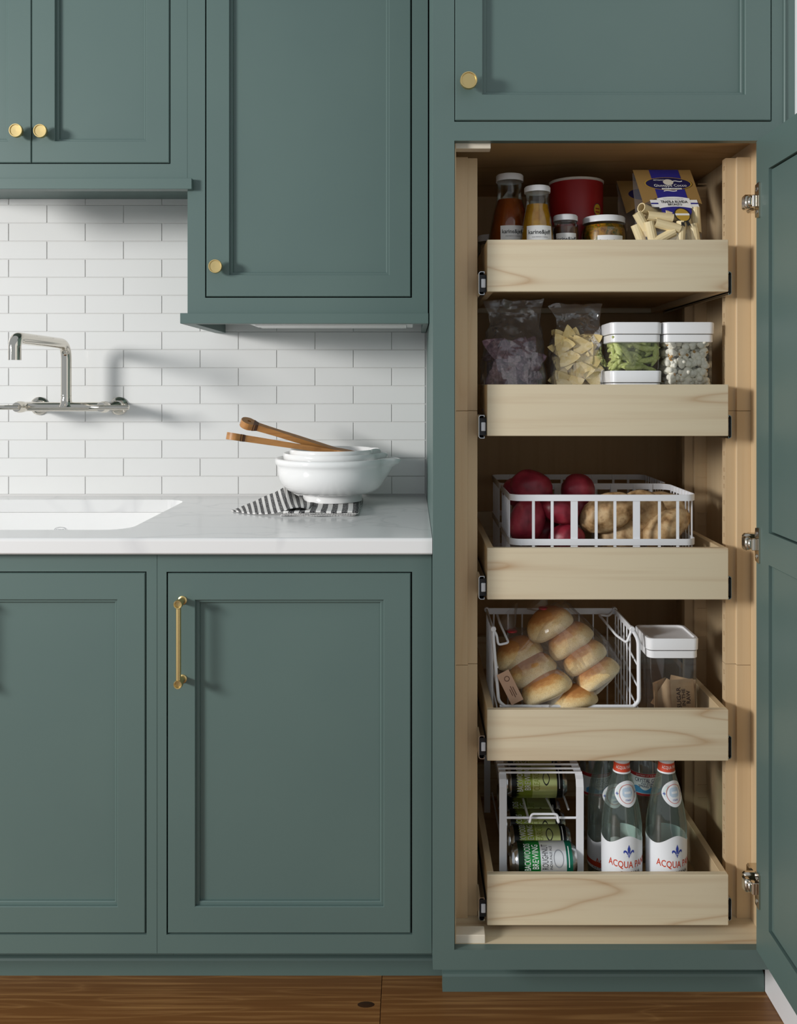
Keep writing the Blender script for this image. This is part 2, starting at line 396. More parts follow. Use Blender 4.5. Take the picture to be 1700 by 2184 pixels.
dr = shaker(c, a0, a1, dz0, dz1, YB, .0525, .0520, .0515, .0510)
pull(dr, 379, 1290, 1461, YB)
kick(c, mid, .064, KY)
# ---------------------------------------------------------------- worktop and sink
CT, CB, YC = .914, .883, .02
hx0, hx1, hy0, hy1 = -1.36, X(397, .585), .119, .595
def worktop():
    bm = B(); e = .006
    ox0, ox1, oy0, oy1 = X(-640, .1), .0406, YC, WY
    hole = rrect(hx0, hx1, hy0, hy1, .05, 6)
    def fill(z, outer):
        eo = [bm.verts.new((a, b, z)) for a, b in outer]; ei = [bm.verts.new((a, b, z)) for a, b in hole]
        es = [bm.edges.new((L[i], L[(i+1) % len(L)])) for L in (eo, ei) for i in range(len(L))]
        bmesh.ops.triangle_fill(bm, use_beauty=True, edges=es); return eo, ei
    top, ti = fill(CT, [(ox0, oy0+e), (ox1, oy0+e), (ox1, oy1), (ox0, oy1)])
    btm, bi = fill(CB, [(ox0, oy0+.003), (ox1, oy0+.003), (ox1, oy1), (ox0, oy1)])
    for i in range(len(ti)): bm.faces.new((ti[i], ti[(i+1) % len(ti)], bi[(i+1) % len(ti)], bi[i]))
    prof = [(oy0+e*(1-sin(a)), CT-e*(1-cos(a))) for a in (radians(q) for q in (30, 60, 90))]+[(oy0, CB+.003)]
    prev = (top[0], top[1])
    for y, z in prof:
        cur = (bm.verts.new((ox0, y, z)), bm.verts.new((ox1, y, z))); bm.faces.new((prev[0], prev[1], cur[1], cur[0])); prev = cur
    bm.faces.new((prev[0], prev[1], btm[1], btm[0]))
    bm.faces.new((top[1], top[2], btm[2], btm[1])); bm.faces.new((top[2], top[3], btm[3], btm[2])); bm.faces.new((top[3], top[0], btm[0], btm[3]))
    return bm
tag(obj('worktop', worktop(), QUARTZ), 'white quartz worktop with faint grey veins', 'worktop')
sk = thing('sink', 'white undermount sink set into the worktop', 'sink', ((hx0+hx1)/2, .36, CB-.2))
bm = B(); loops = []
for ins, z, r in ((.0-.004, CB-.0006, .052), (-.004, CB-.06, .052), (.002, CB-.17, .055), (.02, CB-.192, .06), (.05, CB-.2, .06)):
    loops.append([(a, b, z) for a, b in rrect(hx0+ins, hx1-ins, hy0+ins, hy1-ins, r, 6)])
loft(bm, loops, True, False, True)
obj('basin', bm, PORC, sk, 40)
GREYP = mat('grey_print', '#8c8f94', .5)
bx, bz = X(128.5, .597), Z(1131, .597)
bd = put(disc2(.0155, .0085, 36, .92), lambda u, v: (bx+u, .5965, bz+v)); obj('badge_ring', bd, GREYP, sk)
obj('badge_lettering', put(textw('KOHLER', .022, .004), lambda u, v: (bx+u, .5962, bz+.0015+v)), GREYP, sk)

# ================================================================ tall pantry cabinet
pc = thing('pantry_cabinet', 'tall green pantry cabinet with an open door and maple pull-out drawers', 'cabinet', (.38, .3, 0))
PX0, PX1, OX0, OX1 = .0414, .6935, .0812, .672
PZB, PZF, PZR = Z(2068, 0), Z(2026, 0), Z(300, 0)                     # rail underside, floor, underside of the top rail
WX0, WX1, PBY, CEIL = .0832, .6728, .60, 1.679
UD0, UD1, UDZ = X(970.5, 0), X(1645, 0), Z(256.5, 0)
frame_piece('stile', pc, PX0, OX0, PZB, ZT, 0, .018); frame_piece('stile', pc, OX1+.0003, PX1, PZB, ZT, 0, .018)
frame_piece('rail', pc, OX0, OX1+.0003, PZB, PZF, 0, .018); frame_piece('rail', pc, OX0, OX1+.0003, PZR, UDZ-G, 0, .018); frame_piece('rail', pc, OX0, OX1+.0003, 2.26+G, ZT, 0, .018)
du = shaker(pc, UD0, UD1, UDZ, 2.26, 0, .0515, .0485, sw, .0485)
knob(du, 1000, 170, 0, .0160)
boxo('side_panel', PX0, WX0, .018, WY+.0015, PZB, ZT, GREEN, pc)
boxo('side_panel', WX1, PX1, .018, WY+.0015, PZB, ZT, GREEN, pc)
bm = box(B(), PX1, PX1+.0042, -.004, .018, PZB, ZT, .0015); box(bm, PX1+.0042, XR+.001, -.0005, .018, PZB, ZT, .0006); obj('filler_strip', bm, GREEN, pc)
boxo('lining_side', WX0, WX0+.002, .018, PBY, PZF, CEIL, MAPLEV, pc, 0); boxo('lining_side', WX1-.002, WX1, .0185, PBY, PZF, CEIL, MAPLEV, pc, 0)
boxo('lining_back', WX0, WX1, PBY, PBY+.012, PZF-.02, CEIL+.02, BACKPLY, pc, 0)
boxo('lining_ceiling', WX0, WX1, .0182, PBY, CEIL, CEIL+.018, PLY, pc, 0)
boxo('lining_floor', WX0, WX1, .0182, PBY, PZF-.018, PZF, MAPLE, pc, 0)
PINE = mat('pale_pine', '#e4d9c5', .55)
boxo('door_stop', OX0+.001, X(1046, .03), .019, .045, Z(320, .03), CEIL, PINE, pc, .001)
boxo('door_stop', OX0+.001, X(1034, .03), .019, .048, PZF, PZF+.016, PINE, pc, .001)
kick(pc, .063, XR-.014, .109)
def slotted(x0, x1, y0, y1, z0, z1):
    """an upright whose face towards the drawers has real recesses cut into it"""
    bm = B(); dep = .007; holes = []; z = z0+.022; k = 0
    while z < z1-.02:
        if k % 6 == 5: holes.append([(y0+.009+.0040*cos(2*pi*i/12), z-.012+.0040*sin(2*pi*i/12)) for i in range(12)])
        holes.append([(y0+.006, z), (y0+.0125, z), (y0+.0125, z+.0085), (y0+.006, z+.0085)]); z += .0325; k += 1
    rim = [bm.verts.new((x0, a, c_)) for a, c_ in ((y0, z0), (y1, z0), (y1, z1), (y0, z1))]
    back = [bm.verts.new((x1, v.co.y, v.co.z)) for v in rim]
    for i in range(4): bm.faces.new((rim[i], rim[(i+1) % 4], back[(i+1) % 4], back[i]))
    bm.faces.new(back)
    es = [bm.edges.get((rim[i], rim[(i+1) % 4])) for i in range(4)]
    for h in holes:
        o_ = [bm.verts.new((x0, *p)) for p in h]; i_ = [bm.verts.new((x0+dep, *p)) for p in h]; n = len(h)
        for i in range(n): bm.faces.new((o_[i], o_[(i+1) % n], i_[(i+1) % n], i_[i]))
        bm.faces.new(i_); es += [bm.edges.get((o_[i], o_[(i+1) % n])) for i in range(n)]
    bmesh.ops.triangle_fill(bm, use_beauty=True, edges=es)
    return bm
# uprights that carry the slides
def upright(yA, yB, flip, front):
    a0, a1, b1 = .6238, .6432, WX1-.002
    zt = Z(334.5, .1)
    def sx(v): return .756-v if flip else v
    p0, p1 = sorted((sx(a1), sx(b1))); q0, q1 = sorted((sx(a0), sx(a1)))
    cuts = [PZF, Z(1416, yA), Z(876, yA), zt] if front else [PZF, zt]
    for i, (lo, hi) in enumerate(zip(cuts, cuts[1:])):
        boxo('upright', p0, p1, yB, yB+.019, lo+(.0004 if i else 0), hi-.0004, MAPLEV, pc, .0006)
        if front and not flip: obj('upright', slotted(q0, q1, yA, yA+.019, lo+(.0004 if i else 0), hi-.0004), MAPLEV, pc)
        else: boxo('upright', q0, q1, yA, yA+.019, lo+(.0004 if i else 0), hi-.0004, MAPLEV, pc, .0006)
for flip in (False, True):
    upright(.108, .100, flip, True); upright(.376, .366, flip, False)
for py in (407, 1003, 1107, 1312, 1372, 1475, 1688, 1790):
    xa, xb, y = X(1488, .366), X(1515, .366), .3655
    z0, z1 = Z(py+15, .366), Z(py-15, .366); bm = B()
    for q in ((xa, xb, z0, z0+.0022), (xa, xb, z1-.0022, z1), (xb-.0022, xb, z0, z1)): box(bm, q[0], q[1], y-.002, y+.001, q[2], q[3])
    lathe(bm, [(.0016, 0), (.0016, .0012)], 8, Matrix.Translation((xb-.004, y+.0006, (z0+z1)/2)) @ Matrix.Rotation(pi/2, 4, 'X'))
    obj('slot_trim', bm, MAPLEV, pc)
# ---------------------------------------------------------------- open pantry door
DXI, DXO = .642, .662
dz0, dz1 = PZF+.003, PZR-.003
def open_door():
    W0, W1 = -.004, -.59                                               # hinge edge, free edge (towards the room)
    e = .001
    holes = [(-.0615, W1+.06, Z(1986, -.061), Z(1205, -.061)), (-.0615, W1+.06, Z(1137, -.061), Z(359, -.061))]
    bm = B()
    ys = [W0, -.0615, W1+.06, W1]; zs = [dz0, holes[0][2], holes[0][3], holes[1][2], holes[1][3], dz1]
    for i in range(3):
        for j in range(5):
            if i == 1 and j in (1, 3): continue
            box(bm, DXI, DXO, ys[i+1], ys[i], zs[j], zs[j+1])
    bmesh.ops.remove_doubles(bm, verts=bm.verts[:], dist=1e-5)
    seen = {}
    for f in bm.faces[:]:
        k = tuple(round(q, 4) for q in f.calc_center_median())
        seen.setdefault(k, []).append(f)
    bmesh.ops.delete(bm, geom=[f for v in seen.values() if len(v) > 1 for f in v], context='FACES')
    d = obj('door', bm, GREEN, pc, label='open inset door seen from its inner side')
    for y1, y0, z0, z1 in holes:
        obj('panel', box(B(), DXI+.0045, DXO-.006, y0+.0003, y1-.0022, z0+.0022, z1-.0022, .0008), GREEN, d)
    return d
pd = open_door()
def hinge(pyc, Yc=-.018):
    z = Z(pyc, Yc); h = thing('hinge', None, None, (DXI, 0, z), parent=pc)
    xf = DXI
    def pl(y, zz): return (y, zz)
    bm = B()
    s = [(-.006, -.030), (-.022, -.033), (-.024, -.031), (-.024, .031), (-.022, .033), (-.006, .030), (-.004, .012), (-.001, 0), (-.004, -.012)]
    loft(bm, [[(xf-dx, a, z+b) for a, b in s] for dx in (-.0005, .0032)], True, True, True)
    obj('plate', bm, HINGE, h, 30)
    for q in (-.021, .021): obj('screw', lathe(B(), [(.0042, 0), (.0042, .0012), (.002, .0018), (.0001, .001)], 14, Matrix.Translation((xf-.003, -.014, z+q)) @ Matrix.Rotation(-pi/2, 4, 'Y')), STEEL, h, 30)
    bm = B()
    box(bm, xf-.017, xf-.0005, -.009, .004, z-.0095, z+.0095, .003); box(bm, xf-.021, xf-.009, -.004, .016, z-.0125, z+.0125, .003)
    lathe(bm, [(.0045, -.011), (.0055, -.010), (.0055, .010), (.0045, .011)], 14, Matrix.Translation((xf-.006, -.0085, z)))
    box(bm, xf-.018, xf+.012, .010, .024, z-.006, z+.017, .004); box(bm, xf+.004, xf+.0305, .014, .060, z-.010, z+.012, .003)
    obj('arm', bm, HINGE, h, 40)
for py in (427, 1163, 1900): hinge(py)
# ---------------------------------------------------------------- pull-out drawers
YD, DX0, DX1, DDEP, DT = .05, .1465, .6094, .52, .0135
DRAWERS = []
SL0, SL1 = .1309, .6180
for i, (pt, pb) in enumerate(((511, 622), (820, 930), (1169, 1279), (1514, 1623), (1866, 1974))):
    zt, z0 = Z(pt, YD), Z(pb, YD)
    d = thing('pull_out_drawer', None, None, ((DX0+DX1)/2, .3, z0), parent=pc)
    obj('front_panel', box(B(), DX0, DX1, YD, YD+DT, z0, zt, .0011), MAPLE, d)
    for a in (DX0, DX1-DT): obj('side_panel', box(B(), a+.0002, a+DT-.0002, YD+DT, YD+DDEP, z0+.0003, zt-.0003, .0008), MAPLEY, d)
    obj('back_panel', box(B(), DX0+DT, DX1-DT, YD+DDEP-DT, YD+DDEP, z0+.0003, zt-.0003, .0008), MAPLE, d)
    obj('bottom_panel', box(B(), DX0+DT, DX1-DT, YD+DT, YD+DDEP-DT, z0+.012, z0+.018), PLY, d)
    zs = Z((629, 935, 1278, 1618, 1963)[i], YD+.01)
    for sgn, a, b in ((1, SL0, DX0), (-1, DX1, SL1)):
        o0 = a if sgn > 0 else b; o1 = b if sgn > 0 else a              # o0 cabinet side, o1 drawer side
        h = .045; bm = B(); y0, y1 = YD+.008, YD+.46
        t = .0012*sgn; wd = (o1-o0)*.72
        prof = [(o0, zs+.003), (o0+.003*sgn, zs), (o0+wd, zs), (o0+wd, zs+.004), (o0+wd-t, zs+.004), (o0+wd-t, zs+.0012), (o0+.0034*sgn, zs+.0012), (o0+t, zs+.004)]
        prof += [(x, 2*zs+h-z) for x, z in prof[::-1]]
        loft(bm, [[(x, y, z) for x, z in prof] for y in (y0, y1)], True, True, True)
        s = obj('slide', bm, STEEL, d, label='zinc drawer slide')
        obj('slide_core', box(B(), min(o0+t*1.2, o1-t), max(o0+t*1.2, o1-t), y0+.004, y1, zs+.006, zs+h-.006), BLACK, s)
        obj('slide_roller', box(B(), min(o0+.005*sgn, o1-.002*sgn), max(o0+.005*sgn, o1-.002*sgn), y0+.0015, y0+.02, zs+.014, zs+.031, .001), mat('white_nylon', '#e2e6ec', .4), s)
    DRAWERS.append((zt, z0+.018))
# ================================================================ faucet, bowls, servers, towel
fa = thing('faucet', 'polished nickel wall-mounted bridge faucet with two lever handles', 'faucet', (-.8625, .58, 1.149))
BZ, BY = 1.149, .58
XLV, XRV = -.966, -.759
bm = B(); lathe(bm, [(.0105, XLV-.004), (.0115, XLV+.012), (.0115, XRV-.012), (.0105, XRV+.004)], 24, Matrix.Translation((0, BY, BZ)) @ Matrix.Rotation(pi/2, 4, 'Y'))
lathe(bm, [(.0200, .0), (.0150, .008), (.0131, .017), (.0127, .026)], 24, Matrix.Translation((-.8625, BY, BZ)))
obj('bridge', bm, NICKEL, fa, 40)
bm = B(); tipz = Z(768, .286)
pts = fillet([(-.8625, BY, BZ+.024), (-.8625, BY, 1.306), (-.8625, .286, 1.306), (-.8625, .286, tipz)], .040, 10)
tube(bm, pts, [.0128+.0008*i/len(pts) for i in range(len(pts))], 24); obj('spout', bm, NICKEL, fa, 50)
obj('spout_joint', lathe(B(), [(.0132, -.0012), (.0134, 0), (.0132, .0012)], 24, Matrix.Translation((-.8625, BY, BZ+.028))), NICKEL, fa, 40)
for x, s in ((XLV, -1), (XRV, 1)):
    M = Matrix.Translation((x, WY, BZ)) @ Matrix.Rotation(pi/2, 4, 'X')
    obj('escutcheon', lathe(B(), [(.0235, 0), (.0235, .004), (.020, .008), (.0165, .010), (.0155, .018), (.0125, .020)], 36, M), NICKEL, fa, 40)
    obj('inlet', lathe(B(), [(.0125, .018), (.0125, .10), (.0140, .104), (.0140, .124), (.0125, .126), (.0125, .136), (.0112, .139), (.0001, .1395)], 28, M), NICKEL, fa, 40)
    a, b = (x-.012, x+.034) if s > 0 else (x-.034, x+.012)
    a, b = (x-.027, x+.070) if s > 0 else (x-.070, x+.008)
    bm = lathe(B(), [(.0050, a), (.0058, a+.001), (.0058, b-.001), (.0050, b)], 18, Matrix.Translation((0, WY-.143, BZ-.0005)) @ Matrix.Rotation(pi/2, 4, 'Y'))
    obj('lever', bm, NICKEL, fa, 40)
# bowls --------------------------------------------------------------------
BX, BYC, BZ0 = X(709, .49), .50, CT+.0105
def bowl(name, label, R, H, zb, foot, spout_a, wall=.0055, spout=.030, band=True):
    n, rows = 72, []
    def prof():
        out = [(foot-.004, 0), (foot, .001), (foot, .016), (foot-.003, .019)]
        m = 12
        for i in range(1, m+1):
            t = i/m; out.append((foot-.003+(R-.004-foot+.003)*sin(t*pi/2)**.62, .019+(H-.022-.019)*(1-cos(t*pi/2))**.92))
        if band: out += [(R-.001, H-.015), (R+.002, H-.012), (R+.0022, H-.004), (R+.0005, H), (R-.003, H+.0006), (R-wall, H-.002)]
        else: out += [(R, H-.012), (R, H-.003), (R-.002, H), (R-wall, H-.002)]
        for i in range(m, 0, -1):
            t = i/m; out.append((max(.003, (foot-.003+(R-.004-foot+.003)*sin(t*pi/2)**.62)-wall), .019+wall+(H-.022-.019)*(1-cos(t*pi/2))**.92-.0))
        out.append((.0005, .019+wall)); return out
    loops = []
    for r, h in prof():
        L = []
        for i in range(n):
            a = 2*pi*i/n; da = (a-spout_a+pi) % (2*pi)-pi
            k = math.exp(-(da/.17)**2)*max(0, min(1, (h-H*.45)/(H*.5)))*(r/R)
            k = k if r > R*.72 else 0
            rr = r+spout*k**1.3; hh = h+.0035*k-(.010*k**3 if h > H-.02 else 0)*.6
            k2 = math.exp(-((abs(da)-.30)/.12)**2)*max(0, min(1, (h-H*.6)/(H*.4)))*(1 if r > R*.8 else 0)
            rr -= .004*k2
            L.append((BX+rr*cos(a), BYC+rr*sin(a), zb+hh))
        loops.append(L)
    bm = loft(B(), loops, True, True, True)
    return tag(obj(name, bm, PORC, None, 60), label, 'bowl')
bowl('mixing_bowl', 'large white ceramic pouring bowl standing on the striped towel', .136, .104, BZ0, .071, radians(-8))
bowl('mixing_bowl', 'medium white ceramic bowl nested inside the large one', .1185, .088, BZ0+.0282, .058, radians(-3), spout=.016, band=False)
bowl('mixing_bowl', 'small white ceramic bowl on top of the nest holding wooden servers', .1035, .072, BZ0+.053, .047, radians(4), spout=.014, band=False)
# wooden servers -------------------------------------------------------------
WOODS = grain('oiled_teak', '#b57f45', '#7d4d24', 0, 16, .45, ring=6, amount=.5, fine=.5)
WDARK = mat('dark_end_grain', '#5a3418', .5)
def server(label, tip, end, tilt):
    tip, end = Vector(tip), Vector(end); ax = (tip-end); Ln = ax.length; ax.normalize()
    side = Vector((0, 1, 0)); side = (side-ax*side.dot(ax)).normalized(); up = ax.cross(side)
    if up.z < 0: up = -up
    q = Matrix.Rotation(tilt, 3, ax); side, up = q @ side, q @ up
    s = tag(thing('salad_server', label, 'utensil', tuple(tip)))
    out = []
    n = 40
    def half(t):
        e = t*Ln
        if e < .036: return math.sqrt(max(0, .0200**2-(e-.0200)**2)) if e < .0200 else .0200-(.0085)*min(1, ((e-.0200)/.0185)**1.3)
        return .009-.0018*math.sin(min(1, (e-.036)/.1)*pi)+(.016*max(0, (t-.82)/.18)**.7 if t > .82 else 0)
    ts = sorted({i/n for i in range(n+1)} | {k*.0022/Ln for k in range(18)})
    outline = [(t*Ln, half(t)) for t in ts]
    hole = [(.0200+.0048*cos(2*pi*i/14), .0048*sin(2*pi*i/14)) for i in range(14)]
    th = .0165
    bm = B()
    poly = [(e, h) for e, h in outline]+[(e, -h) for e, h in outline[::-1] if h > 1e-5]
    if poly[0][1] < 1e-5: pass
    tops = []
    for sgn in (1, -1):
        def pt(e, h): return end+ax*e+side*h+up*(sgn*th/2*(1-.45*e/Ln))
        eo = [bm.verts.new(pt(*p)) for p in poly]; ei = [bm.verts.new(pt(*p)) for p in hole]
        es = [bm.edges.new((Lp[i], Lp[(i+1) % len(Lp)])) for Lp in (eo, ei) for i in range(len(Lp))]
        bmesh.ops.triangle_fill(bm, use_beauty=True, edges=es); tops.append((eo, ei))
    (a, ai), (b, bi) = tops
    for L0, L1 in ((a, b), (ai, bi)):
        for i in range(len(L0)): bm.faces.new((L0[i], L0[(i+1) % len(L0)], L1[(i+1) % len(L0)], L1[i]))
    bmesh.ops.remove_doubles(bm, verts=bm.verts[:], dist=1e-6)
    obj('handle', bm, WOODS, s)
    bm = B(); M = Matrix((( *side, 0), (*up, 0), (*ax, 0), (0, 0, 0, 1))).transposed(); M.translation = end
    loops = []
    for e in (.030, .032, .040, .044):
        hw = half(e/Ln)+.0004; hh = th/2*(1-.45*e/Ln)+.0004
        if e in (.030, .044): hw -= .0006; hh -= .0006
        loops.append([end+ax*e+side*a_*hw+up*b_*hh for a_, b_ in ((1, 1), (-1, 1), (-1, -1), (1, -1))])
    obj('burnt_band', loft(bm, loops, True, True, True), WDARK, s)
server('wooden salad server with the lower handle, leaning out of the bowl', (X(765, .47), .47, Z(972, .47)), (X(483, .40), .40, Z(929, .40)), -.10)
server('wooden salad server with the raised handle, leaning out of the bowl', (X(760, .52), .52, Z(975, .52)), (X(513, .47), .47, Z(899, .47)), .30)
# towel ------------------------------------------------------------------
def towel():
    m = mat('striped_linen', '#e9e7e4', .9); N, L, b = nodes(m)
    uv = N.new('ShaderNodeUVMap'); sp = N.new('ShaderNodeSeparateXYZ'); L.new(uv.outputs[0], sp.inputs[0])
    mu = N.new('ShaderNodeMath'); mu.operation = 'MULTIPLY'; mu.inputs[1].default_value = 1; L.new(sp.outputs[0], mu.inputs[0])
    fr = N.new('ShaderNodeMath'); fr.operation = 'FRACT'; L.new(mu.outputs[0], fr.inputs[0])
    gt = N.new('ShaderNodeMath'); gt.operation = 'GREATER_THAN'; gt.inputs[1].default_value = .46; L.new(fr.outputs[0], gt.inputs[0])
    nz = N.new('ShaderNodeTexNoise'); nz.inputs['Scale'].default_value = 900; tc = N.new('ShaderNodeTexCoord'); L.new(tc.outputs['Object'], nz.inputs['Vector'])
    ng = N.new('ShaderNodeMath'); ng.operation = 'GREATER_THAN'; ng.inputs[1].default_value = .40; L.new(nz.outputs['Fac'], ng.inputs[0])
    an = N.new('ShaderNodeMath'); an.operation = 'MULTIPLY'; L.new(gt.outputs[0], an.inputs[0]); L.new(ng.outputs[0], an.inputs[1])
    mx = N.new('ShaderNodeMix'); mx.data_type = 'RGBA'; mx.inputs[6].default_value = lin('#e9e7e4'); mx.inputs[7].default_value = lin('#26262a'); L.new(an.outputs[0], mx.inputs[0]); L.new(mx.outputs[2], b.inputs['Base Color'])
    return m
TOWEL = towel()
tw = thing('kitchen_towel', 'black and white striped towel folded under the stacked bowls', 'towel', (-.2, .43, CT))
def sheet(name, fn, uvfn, nu, nv, th):
    V = [Vector(fn(i/nu, j/nv)) for j in range(nv+1) for i in range(nu+1)]
    Fc = [(j*(nu+1)+i, j*(nu+1)+i+1, (j+1)*(nu+1)+i+1, (j+1)*(nu+1)+i) for j in range(nv) for i in range(nu)]
    o = obj(name, ([tuple(v) for v in V], Fc), TOWEL, tw, 80)
    ul = o.data.uv_layers.new(name='UVMap')
    for lp in o.data.loops:
        i, j = lp.vertex_index % (nu+1), lp.vertex_index//(nu+1); ul.data[lp.index].uv = uvfn(i/nu, j/nv)
    md = o.modifiers.new('thickness', 'SOLIDIFY'); md.thickness = th; md.offset = 1; return o
tx0, tx1, ty0, ty1 = X(598, .30), X(760, .30)-.002, .305, .60
# folded pad: layers stacked with rounded front fold
for k in range(3):
    z = CT+.0005+k*.0034
    def fpad(u, v, z=z, k=k):
        x = tx0+(tx1-tx0)*u+.022*v*0; y = ty0+.0015*k+(ty1-ty0)*v
        return (x+.006*sin(v*3+k), y+.003*sin(u*9+k*2), z+.0006*sin(u*14+k)+(.0006*sin(v*20) if k == 2 else 0))
    sheet('fold', fpad, lambda u, v, k=k: (u*70 if k < 2 else u*7, 0), 24, 24, .0028)
def flap(u, v):
    # u: from the left tip towards the bowl, v: front to back
    a = Vector((X(493, .38), .38, 0)); f = Vector((X(612, .30), .312, 0)); bk = Vector((X(606, .50), .515, 0)); e2 = Vector((X(660, .44), .44, 0))
    edge = f*(1-v)+bk*v
    p = a*(1-u)+edge*u
    if u > .0: p = p+(Vector((0, -.028, 0))*sin(pi*u)*(1-v)*.8)
    z = CT+.001+.036*(u**1.4)*(v**1.2)+.010*u*(1-v)**2*(u > .6)*((u-.6)/.4)+.003*sin(u*pi)*v+.0025*abs(sin(u*8+v*3))*u
    return (p.x, p.y, z)
sheet('flap', flap, lambda u, v: (u*9.5+.8*v, 0), 40, 24, .0022)
def flap2(u, v):
    # the part that runs from the raised fold down under the bowl
    a = Vector(flap(1, v)); b = Vector((X(668, .42), .335+.16*v, CT+.0112))
    p = a*(1-u)+b*u; p.z += .004*sin(pi*u)*(1-v)-.010*sin(pi*u)*v
    return tuple(p)
sheet('flap', flap2, lambda u, v: (9.5+u*4+.8*v, 0), 20, 24, .0022)
# ================================================================ things on the drawers
def radius(prof, h):
    for (r0, h0), (r1, h1) in zip(prof, prof[1:]):
        if h0 <= h <= h1 and h1 > h0: return r0+(r1-r0)*(h-h0)/(h1-h0)
    return prof[-1][0]
def wrap(cx, cy, z0, prof, turn=0, off=.0005):
    """map flat (u, v) onto a turned body: v is the height above its base, u runs around it"""
    def fn(u, v):
        r = radius(prof, v)+off; a = turn+u/max(r, .004)
        return (cx+r*sin(a), cy-r*cos(a), z0+v)
    return fn
def at(tf, du, dv): return ([(x+du, y+dv) for x, y in tf[0]], tf[1])
PAPER = mat('white_label_paper', '#f1f1ef', .55); INK = mat('black_ink', '#232323', .6); FINEINK = mat('grey_ink', '#77777a', .6)
GLASS = film('clear_glass', '#f4f8f4', .05, .03, edge=.75)
LIDW = mat('white_lid_enamel', '#eff0f3', .3)
ZF = [q[1] for q in DRAWERS]
def smoothprof(pts, n=4):
    pts = [Vector((*p, 0)) for p in pts]; out = []
    for i in range(len(pts)-1):
        p0, p1, p2, p3 = pts[max(i-1, 0)], pts[i], pts[i+1], pts[min(i+2, len(pts)-1)]
        for k in range(n):
            t = k/n; q = .5*((2*p1)+(p2-p0)*t+(2*p0-5*p1+4*p2-p3)*t*t+(3*p1-p0-3*p2+p3)*t**3); out.append((max(q.x, .0005), q.y))
    out.append((pts[-1].x, pts[-1].y)); return out
# ---------------------------------------------------------------- top drawer: jars and bottles
def jar(name, label, cat, px, Y, prof, fill_h, col, lid_r, lid_h, lab=None, turn=0, group=None, fill2=None, zf=None):
    zf = ZF[0] if zf is None else zf
    cx, cy = X(px, Y), Y; H = prof[-1][1]
    t = thing(name, label, cat, (cx, cy, zf), group)
    M = Matrix.Translation((cx, cy, zf))
    obj('glass', lathe(B(), prof, 40, M, True, False), GLASS, t, 60)
    inner = [(max(.001, r-.002), h) for r, h in prof if .003 <= h <= fill_h]
    inner = [(inner[0][0]*.8, .002)]+inner+[(radius(prof, fill_h)-.002, fill_h), (.0005, fill_h)]
    obj('contents', lathe(B(), inner, 36, M), col, t, 60)
    obj('lid', lathe(B(), [(lid_r-.002, H-lid_h+.001), (lid_r, H-lid_h), (lid_r, H-.002), (lid_r-.002, H+.0004), (lid_r-.006, H+.0004), (lid_r-.007, H-.0004), (.0005, H-.0004)], 44, M), LIDW, t, 40)
    if lab:
        w, z0, z1, txt = lab
        fn = wrap(cx, cy, zf, prof, turn, .0004); fn2 = wrap(cx, cy, zf, prof, turn, .0008)
        lb = obj('label', put(at(rect2(w, z1-z0, 14, 3), 0, (z0+z1)/2), fn), PAPER, t)
        for s, ww, hh, dv, m in txt: obj('lettering', put(at(textw(s, ww, hh, bold=.01), 0, z1-dv), fn2), m, lb)
    return t
ORANGE = noisy('orange_soup', [(.35, '#8a3a0c'), (.7, '#a34a12')], nscale=30, rough=.25)
YELLOW = noisy('yellow_soup', [(.35, '#b5780c'), (.7, '#cf9a20')], nscale=60, rough=.25)
BROWN = noisy('brown_spread', [(.35, '#4c2616'), (.7, '#6b3820')], nscale=40, rough=.3)
RATA = noisy('chopped_vegetables', [(.3, '#7a4a10'), (.48, '#b8801c'), (.6, '#5a5a18'), (.75, '#c2601a')], nscale=90, detail=2, rough=.3)
KJ = lambda k=1: [('karine&jeff', .047*k, .0115*k, .0145*k, INK), ('FINE FRENCH CUISINE', .032*k, .0016*k, .0235*k, FINEINK)]
zf = ZF[0]
def hz(py, Y): return Z(py, Y)-zf
y1, y2 = .20, .135
H1, H2 = hz(370, y1-.02), hz(395, y2-.02)
p1 = smoothprof([(.040, 0), (.0445, .006), (.0455, .03), (.0455, .085), (.043, .115), (.034, .160), (.0275, .185), (.0255, .200), (.0255, H1)])
p2 = smoothprof([(.031, 0), (.0352, .006), (.0355, .03), (.0355, .075), (.0335, .100), (.0275, .140), (.0235, .160), (.0225, .172), (.0235, H2)])
jar('soup_bottle', 'tall glass bottle of dark orange soup with white lid and label', 'bottle', 1087, y1, p1, H1-.052, ORANGE, .0285, .0135, (.052, hz(545, y1-.04), hz(480.5, y1-.04), KJ(.95)), .05)
jar('soup_bottle', 'shorter glass bottle of yellow soup with white lid and label', 'bottle', 1146, y2, p2, H2-.036, YELLOW, .0262, .0115, (.055, hz(545, y2-.03), hz(480.5, y2-.03), KJ(1.0)), .02)
H3, y3 = hz(456, .135), .16
p3 = smoothprof([(.022, 0), (.0255, .006), (.026, .03), (.026, H3-.03), (.0235, H3-.018), (.0225, H3-.012), (.0225, H3)])
jar('preserve_jar', 'small jar of brown spread with a white lid', 'jar', 1206, y3, p3, H3-.024, BROWN, .0248, .0115, (.045, hz(560, .14), hz(497.5, .14), KJ(.92)), -.10)
H4, y4 = hz(458, .15), .19
p4 = smoothprof([(.038, 0), (.0445, .008), (.0455, .03), (.0455, H4-.035), (.0425, H4-.020), (.0405, H4-.013), (.0405, H4)])
jar('preserve_jar', 'wide jar of chopped vegetables with a white lid', 'jar', 1288, y4, p4, H4-.017, RATA, .0435, .0125, (.056, hz(560, .15), hz(502, .15), KJ(.98)), .12)
p5 = smoothprof([(.024, 0), (.028, .006), (.028, .075), (.026, .085), (.0255, .095)])
